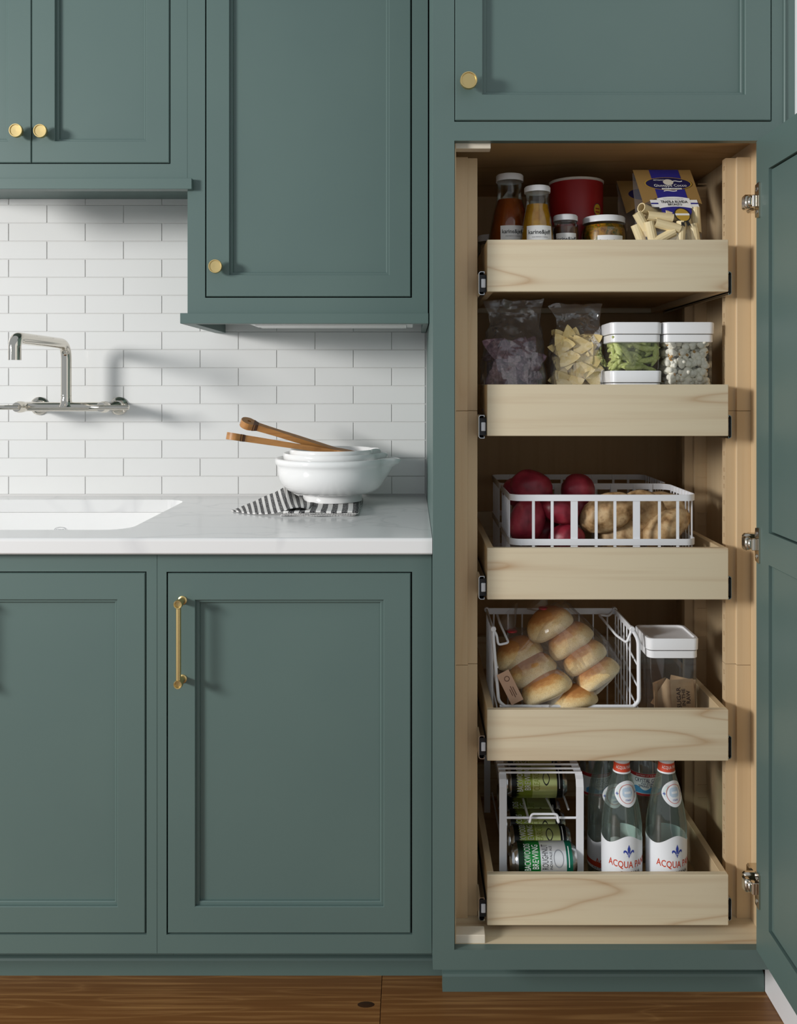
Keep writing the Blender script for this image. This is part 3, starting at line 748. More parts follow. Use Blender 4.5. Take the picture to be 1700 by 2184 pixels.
jar('preserve_jar', 'small dark jar mostly hidden behind the orange soup bottle', 'jar', 1046, .29, [(r, h*1.35) for r, h in p5], .09, BROWN, .0275, .014)
# oats canister: the portrait printed on it is left out
RED = mat('red_print_card', '#a91a20', .4); CREAM = mat('cream_plastic_rim', '#e6ddd2', .4); GOLD = mat('yellow_print', '#e0b32c', .5); NAVYP = mat('navy_print', '#1d2559', .5)
yo = .29; oz = hz(389, yo); orr = .0575; ox = X(1229, yo)
t = thing('oats_canister', 'red cardboard oats canister with a cream rim behind the jars', 'canister', (ox, yo, zf))
M = Matrix.Translation((ox, yo, zf)); op = [(orr, 0), (orr, oz)]
obj('drum', lathe(B(), [(orr-.001, 0), (orr, .001), (orr, oz-.004)], 56, M), RED, t, 40)
obj('rim', lathe(B(), [(orr+.0005, oz-.006), (orr+.0018, oz-.005), (orr+.0018, oz-.001), (orr, oz), (orr-.004, oz-.001), (orr-.005, oz-.004), (.0005, oz-.004)], 56, M), CREAM, t, 40)
fn = wrap(ox, yo, zf, op, .70, .0004); fn2 = wrap(ox, yo, zf, op, .70, .0008)
lb = obj('badge', put(at(disc2(.0115, .0135), 0, hz(446, .24)), fn), GOLD, t)
obj('badge_ring', put(at(disc2(.0115, .0135, 28, .90), 0, hz(446, .24)), fn2), NAVYP, lb)
for k in range(2): obj('print_line', put(at(rect2(.013, .0026, 4, 1), 0, hz(444+k*7, .24)), fn2), RED, lb)
# ---------------------------------------------------------------- bags
def crumple(p, s=30, a=.004, seed=0):
    q = Vector(p)*s+Vector((seed*7.3, seed*3.1, seed)); v = noise.noise_vector(q)
    r = abs(noise.noise(q*1.7)); return Vector(p)+v*a*(.5+r)
def bag(name, parent, cx, cy, z0, loops, m, seed, amp=.004, nseg=44, freq=30, cap=True):
    """loops: (height, half width, half depth, dx, dy, squareness)"""
    L = []
    n = 0
    for h, hw, hd, dx, dy, sq in loops:
        row = []
        for i in range(nseg):
            a = 2*pi*i/nseg; c_, s_ = cos(a), sin(a)
            x = math.copysign(abs(c_)**(2/sq), c_)*hw; y = math.copysign(abs(s_)**(2/sq), s_)*hd
            p = Vector((cx+dx+x, cy+dy+y, z0+h)); q = crumple(p, freq, amp if h > .004 else .0003, seed)
            q.z = max(q.z, z0+.0003); row.append(q)
        L.append(row)
    bm = loft(B(), L, True, cap, False)
    bmesh.ops.triangulate(bm, faces=bm.faces[:])
    return obj(name, bm, m, parent)
def interp(keys, n):
    out = []
    for i in range(n+1):
        t = i/n*(len(keys)-1); k = min(int(t), len(keys)-2); f = t-k
        out.append(tuple(a*(1-f)+b*f for a, b in zip(keys[k], keys[k+1])))
    return out
CELLO = film('clear_cellophane', '#ffffff', .10, .11, haze=.05, hcol='#dfe6f2', edge=.7)
BREADBAG = film('clear_bread_bag', '#ffffff', .06, .16, haze=.03, edge=.6)
PASTA = mat('dry_pasta', '#efdcae', .5, sss=.0); 
def rig_mesh():
    n, L, ro, ri = 26, .052, .0095, .0079; loops = []
    for h, r, k in ((-L/2, ri, 0), (-L/2, ro, 1), (L/2, ro, 1), (L/2, ri, 0)):
        loops.append([(h+(.0015*cos(2*pi*i/n) if h > 0 else 0), (r+k*.00035*(i % 2))*cos(2*pi*i/n), (r+k*.00035*(i % 2))*sin(2*pi*i/n)) for i in range(n)])
    loops.append(loops[0]); bm = loft(B(), loops); bmesh.ops.remove_doubles(bm, verts=bm.verts[:], dist=1e-6); return bm
RIG = None
def rigatoni(M, label, group):
    global RIG
    ax = M.to_3x3() @ Vector((1, 0, 0)); low = abs(ax.z)*.027+math.sqrt(max(0, 1-ax.z**2))*.0100+.0008
    if M.translation.z < ZF[0]+low: M.translation.z = ZF[0]+low
    if RIG is None:
        RIG = obj('rigatoni_tube', rig_mesh(), PASTA); RIG.matrix_basis = M; o = RIG
    else: o = inst(RIG, M)
    return tag(o, label, 'pasta', group)
def euler(x, y, z): return Matrix.Rotation(z, 4, 'Z') @ Matrix.Rotation(y, 4, 'Y') @ Matrix.Rotation(x, 4, 'X')
KRAFT = mat('gold_kraft_card', '#9a7a48', .45); NAVY = mat('navy_print_card', '#2b2a86', .45); DNAVY = mat('dark_navy_print', '#1c1a4c', .5); GOLDM = mat('gold_foil_print', '#b8963c', .4)
def pasta_bag(px0, px1, pyt, Y, tilt, label, full, seed):
    cx = X((px0+px1)/2, Y); hw = X(px1, Y)-cx; top = Z(pyt, Y)-zf; hd = .038
    t = thing('pasta_bag', label, 'bag', (cx, Y, zf))
    keys = [(.0, hw*.90, hd*.8, 0, 0, 3.5), (.02, hw, hd, 0, 0, 3.5), (.07, hw, hd*1.02, 0, 0, 3.2), (.11, hw*.98, hd*.9, -.001, 0, 2.8), (.15, hw*.94, hd*.6, -.003, .008, 2.4), (.19, hw*.9, hd*.30, -.006, .018, 2.2), (top-.004, hw*.86, .003, -.009, .030, 2.2)]
    bag('bag', t, cx, Y, zf, interp(keys, 22), CELLO, seed, .0028, 48, 34)
    # header card: follows the sloping front of the bag
    def card(u, v, o=0.0):
        # v: height above the shelf
        k = min(1, max(0, (v-.085)/(top-.085))); y = Y-hd*1.32*(1-k)**.9+.026*k-.004-o
        return (cx-.009*k+u+tilt*(v-top)*-1*.10, y, zf+v-abs(u)*0)
    hwc = hw*.88
    bot = .158
    def low(u): s = u/hwc; return top-(.040+.030*abs(s)**1.5*(1 if s < 0 else .75)) if abs(s) > .32 else top-.040
    def cardpoly(x0, x1, zt, zbf, o, n=18, m=6):
        V = []; Fc = []
        for i in range(n+1):
            u = x0+(x1-x0)*i/n
            for j in range(m+1): V.append(card(u, zt+(zbf(u)-zt)*j/m, o))
        for i in range(n):
            for j in range(m): Fc.append((i*(m+1)+j, i*(m+1)+j+1, (i+1)*(m+1)+j+1, (i+1)*(m+1)+j))
        return V, Fc
    hc = obj('header_card', cardpoly(-hwc, hwc, top, lambda u: top-.068-.012*cos(u/hwc*pi/2)*-1-(.010*abs(u)/hwc), 0), KRAFT, t)
    if not full:
        obj('emblem', put(disc2(.032, .0135), lambda u, v: card(u-.004, top-.033+v, .0006)), DNAVY, hc); return t
    uc = .0035; tongue = [hz(461, Y-.03)]
    def tong(u):
        s = abs(u-uc)/.030; return tongue[0]+(.010*max(0, (s-.7)/.3)**2)
    tg = obj('banner', cardpoly(uc-.030, uc+.030, top, tong, .0006, 14, 12), NAVY, t)
    def C(du, dv, o): return lambda u, v: card(uc+du+u, dv+v, o)
    ez = hz(391, Y)
    obj('emblem', put(disc2(.048, .0145, 40), C(0, ez, .0012)), DNAVY, hc)
    obj('emblem_ring', put(disc2(.048, .0145, 40, .95), C(0, ez, .0016)), GOLDM, hc)
    obj('medallion', put(disc2(.0105, .0065, 20), C(.001, ez+.0035, .0018)), mat('cream_print', '#d9d2c4', .5), hc)
    for s, ww, hh, du, dv in (('Giuseppe Cocco', .066, .0075, .003, -.0048), ('ARTIGIANO', .022, .0030, -.017, .0082), ('~', .020, .0032, .020, .0055)):
        obj('lettering', put(textw(s, ww, hh), C(du, ez+dv, .002)), PAPER, hc)
    rb = obj('ribbon', put(rect2(.040, .0032, 6, 1), C(.004, ez-.0115, .002)), PAPER, hc)
    obj('lettering', put(textw('FARA S. MARTINO', .036, .0018), C(.004, ez-.0115, .0024)), INK, hc)
    obj('flourish', put(textw('~', .027, .0034), C(0, hz(404.5, Y-.015), .0012)), PAPER, tg)
    rz = hz(428, Y-.025)
    rib = obj('ribbon', put(rect2(.066, .022, 12, 2), lambda u, v: card(uc+u, rz+v-.9*u*u/.03*.12, .0014)), PAPER, tg)
    for s in (-1, 1):
        rt = obj('ribbon_end', put(rect2(.015, .016, 2, 2), C(s*.040, rz-.004, .0011)), PAPER, tg)
        obj('ribbon_stripe', put(rect2(.015, .003, 2, 1), C(s*.040, rz-.004, .0016)), NAVY, tg)
    obj('lettering', put(textw('TRAFILA RUVIDA', .054, .0058, bold=.015), C(0, rz-.0005, .002)), INK, rib); obj('lettering', put(textw('BRONZO', .028, .0048, bold=.015), C(0, rz-.0065, .002)), INK, rib)
    obj('lettering', put(textw('Lavorazione artigianale', .040, .0024), C(0, rz+.0058, .002)), FINEINK, rib)
    sz = hz(458, Y-.032); so = .0026
    sl = obj('seal', put(disc2(.0160, .0155, 24), C(.008, sz, so)), INK, t)
    obj('seal_face', put(disc2(.0138, .0134, 24), C(.008, sz, so+.0005)), GOLDM, sl); obj('seal_band', put(rect2(.028, .0042, 4, 1), C(.008, sz+.001, so+.0009)), PAPER, sl)
    obj('seal_tail', put(([(-.006, 0), (0, 0), (-.002, -.014), (-.006, -.011), (-.009, -.012)], [(0, 1, 2, 3, 4)]), C(.008, sz-.012, so-.0003)), INK, sl)
    obj('seal_tail', put(([(0, 0), (.006, 0), (.009, -.012), (.005, -.010), (.002, -.014)], [(0, 1, 2, 3, 4)]), C(.010, sz-.012, so-.0003)), INK, sl)
    return t
pasta_bag(1356, 1497, 357, .155, 1, 'clear pasta bag with navy and gold header card', True, 3)
pasta_bag(1322, 1440, 381, .26, 1, 'second pasta bag standing behind the front one', False, 8)
rg = random.Random(5)
yq = .155; bx0, bx1 = X(1356, yq), X(1497, yq)
spots = [(1385, 450, 0, .15, 1.3), (1408, 463, -.012, .10, .1), (1424, 482, -.020, .26, .05), (1372, 478, -.008, 1.0, .5), (1390, 500, -.018, 1.35, .2), (1452, 500, -.016, 1.62, .3), (1468, 492, -.004, 1.35, -.2), (1484, 470, 0, 1.5, .1), (1437, 505, -.012, -.6, .2), (1415, 507, -.02, -.5, .1), (1443, 462, -.004, .1, .3), (1365, 505, -.002, 1.2, .1), (1482, 505, -.01, 1.4, .2), (1400, 470, .01, .4, .2), (1460, 460, .01, 1.2, .2)]
for px, py, dy, ry, rz_ in spots:
    p = P(px, py, yq-.012+dy); rigatoni(Matrix.Translation(p) @ euler(rg.random(), ry, rz_*.5), 'pale rigatoni tube in the front pasta bag', 'rigatoni in the front bag')
for i in range(46):
    u, v, wz = rg.uniform(-.044, .044), rg.uniform(-.020, .024), rg.uniform(.012, .085)
    rigatoni(Matrix.Translation(((bx0+bx1)/2+u, yq+v, zf+wz)) @ euler(rg.random()*3, rg.uniform(-1.6, 1.6), rg.uniform(-.5, .5)), 'pale rigatoni tube in the front pasta bag', 'rigatoni in the front bag')
for i in range(22):
    rigatoni(Matrix.Translation((X(1381, .26)+rg.uniform(-.035, .03), .26+rg.uniform(-.018, .018), zf+rg.uniform(.012, .10))) @ euler(rg.random()*3, rg.uniform(-1.6, 1.6), rg.uniform(-.5, .5)), 'pale rigatoni tube in the rear pasta bag', 'rigatoni in the rear bag')
# ---------------------------------------------------------------- second drawer: chips, pea crisps, popcorn
zf2 = ZF[1]
def chip_mesh(seed, side=.054):
    r = random.Random(seed); n = 5; V, Fc = [], []; idx = {}
    A, Bv, C = Vector((-side/2, -side*.29, 0)), Vector((side/2, -side*.29, 0)), Vector((0, side*.577, 0)); k1, k2 = r.uniform(-9, 9), r.uniform(5, 11)
    for sgn in (0, 1):
        for i in range(n+1):
            for j in range(n+1-i):
                a, b = i/n, j/n; p = A*(1-a-b)+Bv*a+C*b; p = p*(1-.16*(max(a, b, 1-a-b)) ** 8)
                z = k1*p.x*p.y+k2*(p.x**2)-k2*.4*p.y**2+.0012*noise.noise(p*120+Vector((seed, 0, 0)))
                idx[sgn, i, j] = len(V); V.append((p.x, p.y, z+(.0011 if sgn else 0)))
        for i in range(n):
            for j in range(n-i):
                q = (idx[sgn, i, j], idx[sgn, i+1, j], idx[sgn, i, j+1]); Fc.append(q if sgn else q[::-1])
                if i+j < n-1:
                    q = (idx[sgn, i+1, j], idx[sgn, i+1, j+1], idx[sgn, i, j+1]); Fc.append(q if sgn else q[::-1])
    edge = [(i, 0) for i in range(n)]+[(n-j, j) for j in range(n)]+[(0, n-i) for i in range(n)]
    for e, f in zip(edge, edge[1:]+edge[:1]): Fc.append((idx[0, e[0], e[1]], idx[0, f[0], f[1]], idx[1, f[0], f[1]], idx[1, e[0], e[1]]))
    return V, Fc
BLUECORN = noisy('blue_corn', [(.3, '#5e4650'), (.55, '#8a6c76'), (.75, '#ad979c')], nscale=160, detail=5, rough=.8, rnd=True)
CORN = noisy('yellow_corn', [(.25, '#b98a3c'), (.34, '#e2c886'), (.75, '#eedba6')], nscale=120, detail=5, rough=.8, rnd=True)
def chips(px0, px1, Yc, zlo, zhi, m, name, label, group, n, seed, hd):
    protos = [chip_mesh(seed+k) for k in range(4)]; src = []
    r = random.Random(seed); xc = X((px0+px1)/2, Yc); hw = X(px1, Yc)-xc
    for i in range(n):
        front = i < n*.75
        x = xc+r.uniform(-1, 1)*(hw-.022); z = zlo+(zhi-zlo)*(((i*.618) % 1)); y = Yc+(-hd*.55+r.uniform(-.006, .010) if front else r.uniform(-hd*.2, hd*.5))
        if front: R = euler(pi/2+r.uniform(-.45, .35), 0, r.uniform(-.45, .45)) @ Matrix.Rotation(r.uniform(0, 6.28), 4, 'Z')
        else: R = euler(r.uniform(0, 3), r.uniform(0, 3), r.uniform(0, 3))
        z = max(z, zf2+.034)
        M = Matrix.Translation((x, y, z)) @ R
        k = i % 4
        if len(src) <= k:
            o = obj(name, protos[k], m, None, 50); o.matrix_basis = M; src.append(o)
        else: o = inst(src[k], M)
        tag(o, label, 'chip', group)
def chip_bag(px0, px1, pyt, Y, hd, label, seed, lean=0):
    cx = X((px0+px1)/2, Y); hw = X(px1, Y)-cx; H = Z(pyt, Y)-zf2
    t = thing('chip_bag', label, 'bag', (cx, Y, zf2))
    keys = [(0, hw*.9, hd*.85, 0, 0, 3.6), (.03, hw, hd, 0, 0, 3.6), (H*.5, hw, hd, 0, 0, 3.2), (H*.66, hw*.96, hd*.75, .002, 0, 2.6), (H*.80, hw*.80, hd*.35, .006+lean, .004, 2.2), (H*.88, hw*.84, hd*.16, .008+lean, .006, 2.1), (H, hw*1.0, .003, .004+lean, .01, 2.0)]
    bag('bag', t, cx, Y, zf2, interp(keys, 40), CELLO, seed, .0085, 64, 40)
    return t
zc0 = zf2+.02
chip_bag(1027, 1160, 640, .19, .062, 'clear cellophane bag of purple blue-corn chips', 4, -.002)
chips(1027, 1160, .19, zf2+.02, Z(735, .15), BLUECORN, 'blue_corn_chip', 'purple triangular corn chip in the left clear bag', 'blue-corn chips in the bag', 60, 20, .055)
chip_bag(1168, 1284, 648, .185, .055, 'clear cellophane bag of pale yellow tortilla chips', 9)
chips(1168, 1284, .185, zf2+.02, Z(715, .15), CORN, 'tortilla_chip', 'pale yellow triangular tortilla chip in the clear bag', 'tortilla chips in the bag', 64, 40, .05)
ACRYL = film('clear_acrylic', '#fdfeff', .04, .04, haze=.015, edge=.9, blend=.28)
def container(label, x0, x1, y0, y1, z0, z1, r=.012, group=None):
    t = thing('storage_container', label, 'container', ((x0+x1)/2, (y0+y1)/2, z0), group)
    def L(ins, z, rr=r): return [(a, b, z) for a, b in rrect(x0+ins, x1-ins, y0+ins, y1-ins, rr, 5)]
    lidh = .0235
    bm = loft(B(), [L(.004, z0+.0006), L(.002, z0+.003), L(.0016, z1-lidh)], True, True, False)
    obj('clear_body', bm, ACRYL, t, 50)
    obj('seal_band', loft(B(), [L(.0030, z1-lidh-.0165), L(.0008, z1-lidh-.0150), L(.0008, z1-lidh-.001)], True, True, False), WPLAST, t, 40)
    bm = loft(B(), [L(.001, z1-lidh), L(-.0008, z1-lidh+.001), L(-.0012, z1-.002), L(0, z1), L(.0045, z1), L(.006, z1-.0035), L(.008, z1-.004)], True, True, True)
    obj('lid', bm, WPLAST, t, 40)
    return t
YK = .09
cx0, cx1, kz1 = X(1304, YK), X(1412, YK), Z(687, YK); kd = .098
kzm = Z(790.5, YK)
container('clear container with white lid, empty, under the pea crisps', cx0, cx1, YK, YK+kd, zf2+.0003, kzm)
container('clear container of green pea crisps stacked on another container', cx0, cx1, YK, YK+kd, kzm+.0002, kz1)
qx0, qx1 = X(1417, YK), X(1525, YK)
container('tall clear container filled with white popcorn', qx0, qx1, YK, YK+kd, zf2+.0003, kz1)
PEA = noisy('green_pea_crisp', [(.3, '#b9c46c'), (.6, '#d2d98e'), (.8, '#e0e5ac')], nscale=220, detail=3, rough=.75, rnd=True)
def pea_mesh(seed):
    r = random.Random(seed); n = 10; L = r.uniform(.046, .060); loops = []
    for i in range(17):
        t = i/16; rr = .0068*(sin(pi*min(1, max(.02, t)))**.42)*(1+.10*sin(t*22+seed)); x = (t-.5)*L; bend = .010*(t-.5)**2*4
        loops.append([Vector((x, rr*.8*cos(2*pi*k/n)*(1+.08*noise.noise(Vector((x*160, k, seed)))), rr*sin(2*pi*k/n)+bend)) for k in range(n)])
    return loft(B(), loops, True, True, True)
peas = []
def pea(M, i):
    k = i % 4
    if len(peas) <= k:
        o = obj('pea_crisp', pea_mesh(k), PEA, None, 60); o.matrix_basis = M; peas.append(o)
    else: o = inst(peas[k], M)
    tag(o, 'green pea crisp in the stacked clear container', 'snack', 'pea crisps in the container')
fy = YK+.012
for i, (px, py, ang, dy) in enumerate(((1348, 724, -.22, 0), (1336, 752, -.95, .002), (1374, 743, -.18, .008), (1399, 755, 1.45, .002), (1320, 750, -1.35, .004), (1386, 767, .18, .004), (1332, 761, .08, .010), (1352, 785, .02, .002), (1330, 779, -.1, .012), (1360, 762, -.8, .012), (1388, 722, 1.0, .012), (1370, 726, -1.1, .016), (1350, 774, -.7, .014), (1394, 742, 1.1, .018), (1318, 764, 1.4, .010), (1372, 783, -.4, .016))):
    pea(Matrix.Translation(P(px, py, fy+dy)) @ Matrix.Rotation(-ang, 4, 'Y') @ Matrix.Rotation(rg.uniform(0, 6), 4, 'X'), i)
for i in range(44):
    pea(Matrix.Translation((rg.uniform(cx0+.032, cx1-.032), rg.uniform(YK+.035, YK+kd-.03), kzm+rg.uniform(.010, .052))) @ euler(rg.random()*6, rg.uniform(-.5, .5), rg.uniform(-1.5, 1.5)), i)
for i, (py_, yy) in enumerate(((728, .03), (745, .045), (762, .03), (776, .06), (735, .065))):
    pea(Matrix.Translation((cx0+.013, YK+yy, Z(py_, YK+yy))) @ euler(rg.random()*6, rg.uniform(-.35, .35), pi/2), i)
POP = mat('popcorn_white', '#fbf6e6', .8, sss=.0); HULL = mat('popcorn_hull', '#b98a3a', .6)
def pop_mesh(seed):
    r = random.Random(seed); bm = B()
    for k in range(6):
        d = Vector((r.uniform(-1, 1), r.uniform(-1, 1), r.uniform(-1, 1))).normalized(); s = r.uniform(.0052, .0074)
        g = bmesh.ops.create_icosphere(bm, subdivisions=2, radius=s)
        for v in g['verts']: v.co = v.co*(1+.18*noise.noise(v.co*420+Vector((seed, k, 0))))+d*.0060
    n = len(bm.faces)
    g = bmesh.ops.create_icosphere(bm, subdivisions=1, radius=.0034)
    for v in g['verts']: v.co += Vector((.002, -.0045, .001))
    for f in {f for v in g['verts'] for f in v.link_faces}: f.material_index = 1
    return bm
pops = []
i = 0
nz_ = 9
top_ = Z(722, YK+.02)
for kz in range(nz_):
    for kx in range(7):
        for ky in range(5):
            if ky > 1 and kz < nz_-2 and kx not in (0, 6): continue
            x = qx0+.0105+(qx1-qx0-.021)*kx/6+rg.uniform(-.003, .003); y = YK+.0115+(kd-.023)*ky/4+rg.uniform(-.0015, .003)
            z = zf2+.013+(top_-zf2-.024)*kz/(nz_-1)+rg.uniform(-.004, .004)+(.006*sin(kx*1.3+ky) if kz == nz_-1 else 0)
            x = min(max(x, qx0+.0145), qx1-.0145); y = max(y, YK+.0145)
            M = Matrix.Translation((x, y, z)) @ euler(rg.random()*6, rg.random()*6, rg.random()*6) @ Matrix.Scale(rg.uniform(.85, 1.08), 4)
            if len(pops) <= i % 5 and i < 5:
                o = obj('popcorn', pop_mesh(i), [POP, HULL], None, 180); o.matrix_basis = M; pops.append(o)
            else: o = inst(pops[i % 5], M)
            tag(o, 'white popped corn kernel in the tall clear container', 'popcorn', 'popcorn in the tall container'); i += 1
# ---------------------------------------------------------------- third drawer: potatoes in white baskets
zf3 = ZF[2]
YQ = .09
gx0, gx1 = X(1088, YQ), X(1487, YQ); gzt = Z(1055, YQ); gh = .0125
def potato_basket(label, y0, y1):
    t = thing('wire_basket', label, 'basket', ((gx0+gx1)/2, (y0+y1)/2, zf3))
    path = rrect(gx0, gx1, y0, y1, .022, 6)
    for nm, z in (('top_rim', gzt-gh), ('middle_band', Z(1163, YQ)), ('bottom_rim', zf3+.0005)):
        obj(nm, band_path(B(), [(a, b, z) for a, b in path], .0016, gh, True), WENAMEL, t, 30)
    bars = [(1138, 6), (1178, 6), (1225, 15), (1272, 6), (1312, 6), (1358, 15), (1407, 6), (1446, 6)]
    for y, s in ((y0, 1), (y1, -1)):
        for px, wpx in bars:
            x = X(px, YQ); h = wpx*.00046
            obj('bar', box(B(), x-h, x+h, y-.0008+.0018*s, y+.0008+.0018*s, zf3+.001, gzt-.001), WENAMEL, t)
    for x, s in ((gx0, 1), (gx1, -1)):
        for k in range(8):
            y = y0+.028+(y1-y0-.056)*k/7
            obj('bar', box(B(), x-.0008+.0018*s, x+.0008+.0018*s, y-.0026, y+.0026, zf3+.001, gzt-.001), WENAMEL, t)
    for k in range(7):
        x = gx0+(gx1-gx0)*(k+1)/8; obj('base_bar', box(B(), x-.003, x+.003, y0+.001, y1-.001, zf3+.0015, zf3+.003), WENAMEL, t)
    return t
potato_basket('front white basket of red and brown potatoes', YQ, .29)
potato_basket('empty white basket behind the potato basket', .297, .497)
REDP = noisy('red_potato_skin', [(.28, '#5d1522'), (.5, '#8f2436'), (.66, '#a83a48'), (.8, '#c48878')], nscale=26, detail=8, rough=.42, rnd=True, bump=.25)
RUSS = noisy('russet_skin', [(.30, '#7d5d38'), (.44, '#b39064'), (.6, '#cdb085'), (.75, '#987650')], nscale=55, detail=10, rough=.6, rnd=True, bump=.4)
def potato(px, py, Y, rx, ry, rz, rot, red, seed, label):
    bm = B(); bmesh.ops.create_icosphere(bm, subdivisions=4, radius=1)
    for v in bm.verts:
        n = v.co.normalized(); k = 1+.07*noise.noise(n*1.3+Vector((seed*3.1, 0, 0)))+.025*noise.noise(n*3.2+Vector((0, seed, 0)))
        v.co = Vector((n.x*rx, n.y*ry, n.z*rz))*k
    rr = random.Random(seed)
    for q in range(7):
        d = Vector((rr.uniform(-1, 1), rr.uniform(-1, .2), rr.uniform(-1, 1))).normalized()
        for v in bm.verts:
            w_ = v.co.normalized().dot(d)
            if w_ > .975: v.co *= 1-.045*((w_-.975)/.025)
    o = obj('red_potato' if red else 'russet_potato', bm, REDP if red else RUSS, None, 180)
    o.matrix_basis = Matrix.Translation(P(px, py, Y)) @ Matrix.Rotation(-rot, 4, 'Y') @ Matrix.Rotation(rr.uniform(-.25, .25), 4, 'Z')
    return tag(o, label, 'potato', 'potatoes in the white basket')
potato(1125, 1110, .145, .036, .034, .047, -.35, True, 1, 'red potato standing upright at the basket corner')
potato(1134, 1040, .185, .045, .038, .036, -.25, True, 2, 'large red potato heaped above the basket rim')
potato(1194, 1087, .145, .040, .033, .029, -.35, True, 3, 'bright red potato striped by the bar shadows')
potato(1209, 1145, .140, .037, .030, .027, .1, True, 4, 'red potato under the bright red one, at the bottom')
potato(1232, 1045, .210, .035, .034, .034, .3, True, 5, 'round red potato poking above the rim beside the russets')
potato(1232, 1085, .195, .030, .030, .034, .3, True, 6, 'red potato wedged behind a wide basket bar')
potato(1100, 1048, .235, .028, .028, .03, 0, True, 7, 'small dark red potato behind the large heaped one')
potato(1160, 1135, .20, .036, .032, .032, 0, True, 8, 'shaded red potato at the bottom between two others')
potato(1296, 1093, .147, .062, .036, .037, .42, False, 11, 'large pale russet potato tilted across the basket front')
potato(1374, 1093, .175, .044, .034, .050, .85, False, 12, 'brown russet potato leaning behind a wide bar')
potato(1421, 1124, .138, .056, .032, .031, .55, False, 13, 'pale russet potato lying low at the basket end')
potato(1432, 1085, .185, .042, .032, .030, -.4, False, 14, 'dark russet potato above the low pale one')
potato(1310, 1082, .235, .048, .034, .030, .05, False, 15, 'russet potato half hidden behind the large pale one')
potato(1408, 1078, .245, .045, .034, .030, -.1, False, 16, 'russet potato at the back of the heap')
potato(1335, 1140, .165, .058, .034, .032, .25, False, 17, 'shaded russet potato at the bottom of the basket')
# ---------------------------------------------------------------- fourth drawer: bread rolls
zf4 = ZF[3]
YA = .115
wx0, wx1 = X(1052, YA), X(1348, YA); wzt = Z(1341, YA); wzl = Z(1503, YA); yb4 = YA+.155
t = thing('bread_basket', 'white steel basket of bagged bread rolls with folding handles', 'basket', ((wx0+wx1)/2, YA+.07, zf4))
wr = .0026
xo = .012
def wire(nm, pts, r=wr, fil=.012): return obj(nm, tube(B(), fillet(pts, fil) if len(pts) > 2 else pts, r, 8), WENAMEL, t, 60)
for s, x in ((-1, wx0), (1, wx1)):
    bo = x+s*-.0 ; xl_ = x+(.010 if s < 0 else .006)
    wire('post', [(x, YA, wzt), (x+s*.012*(s > 0), YA-.004, wzt-.02), (xl_+s*.006*(s > 0), YA-.008, wzl+.01), (xl_+s*.008*(s > 0)-.012*s, YA-.008, wzl)], .0042 if s > 0 else .0034, .015)
    obj('side_rail', band_path(B(), [(x, YA, wzt-.008), (x, yb4, wzt-.008)], .0024, .0115), WENAMEL, t)
    obj('knuckle', lathe(B(), [(.0045, -.005), (.0055, -.004), (.0055, .004), (.0045, .005)], 14, Matrix.Translation((x, YA, wzt)) @ Matrix.Rotation(pi/2, 4, 'X')), WENAMEL, t, 40)
    obj('knuckle', lathe(B(), [(.0045, -.005), (.0055, -.004), (.0055, .004), (.0045, .005)], 14, Matrix.Translation((x, yb4, wzt)) @ Matrix.Rotation(pi/2, 4, 'X')), WENAMEL, t, 40)
    for k in range(6):
        y = YA+.016+(yb4-YA-.026)*k/5; wire('side_wire', [(x, y, wzt-.006), (x, y, zf4+.003)], .0017)
    for k in range(5):
        z0_ = wzt-.03-k*.042; z1_ = z0_-.045
        wire('cross_wire', [(x+.001, yb4, z0_), (xl_+(.006 if s > 0 else -.002), YA-.006, max(z1_, zf4+.004))], .0019)
obj('back_rail', band_path(B(), [(wx0, yb4, wzt-.010), (wx1, yb4, wzt-.010)], .0024, .013), WENAMEL, t)
for k in range(9):
    x = wx0+(wx1-wx0)*(k+.5)/9; wire('back_wire', [(x, yb4, wzt-.008), (x, yb4, zf4+.003)], .0018)
wire('front_rail', [(wx0+.012, YA-.008, wzl), (wx1+.002, YA-.008, wzl)], .0032)
wire('base_rail', [(wx0+.006, YA-.004, zf4+.003), (wx1, YA-.004, zf4+.003)], .003)
for k in range(7):
    x = wx0+(wx1-wx0)*(k+.5)/7; wire('base_wire', [(x, YA-.004, zf4+.003), (x, yb4, zf4+.003)], .0017)
wire('handle', [(wx0, YA, wzt), (wx0+.007, YA-.004, wzt-.012), (wx0+.009, YA-.008, wzt-.030), (wx0+.030, YA-.006, wzt-.026), (wx0+.018, YA+.05, wzt-.002), (wx0+.018, YA+.10, wzt+.002)], .0024, .006)
wire('handle', [(wx1, yb4, wzt), (wx1-.014, yb4-.01, wzt-.012), (wx1-.038, yb4-.02, wzt-.006), (wx1-.022, YA+.04, wzt-.024), (wx1-.010, YA, wzt-.028), (wx1, YA, wzt)], .0026, .008)
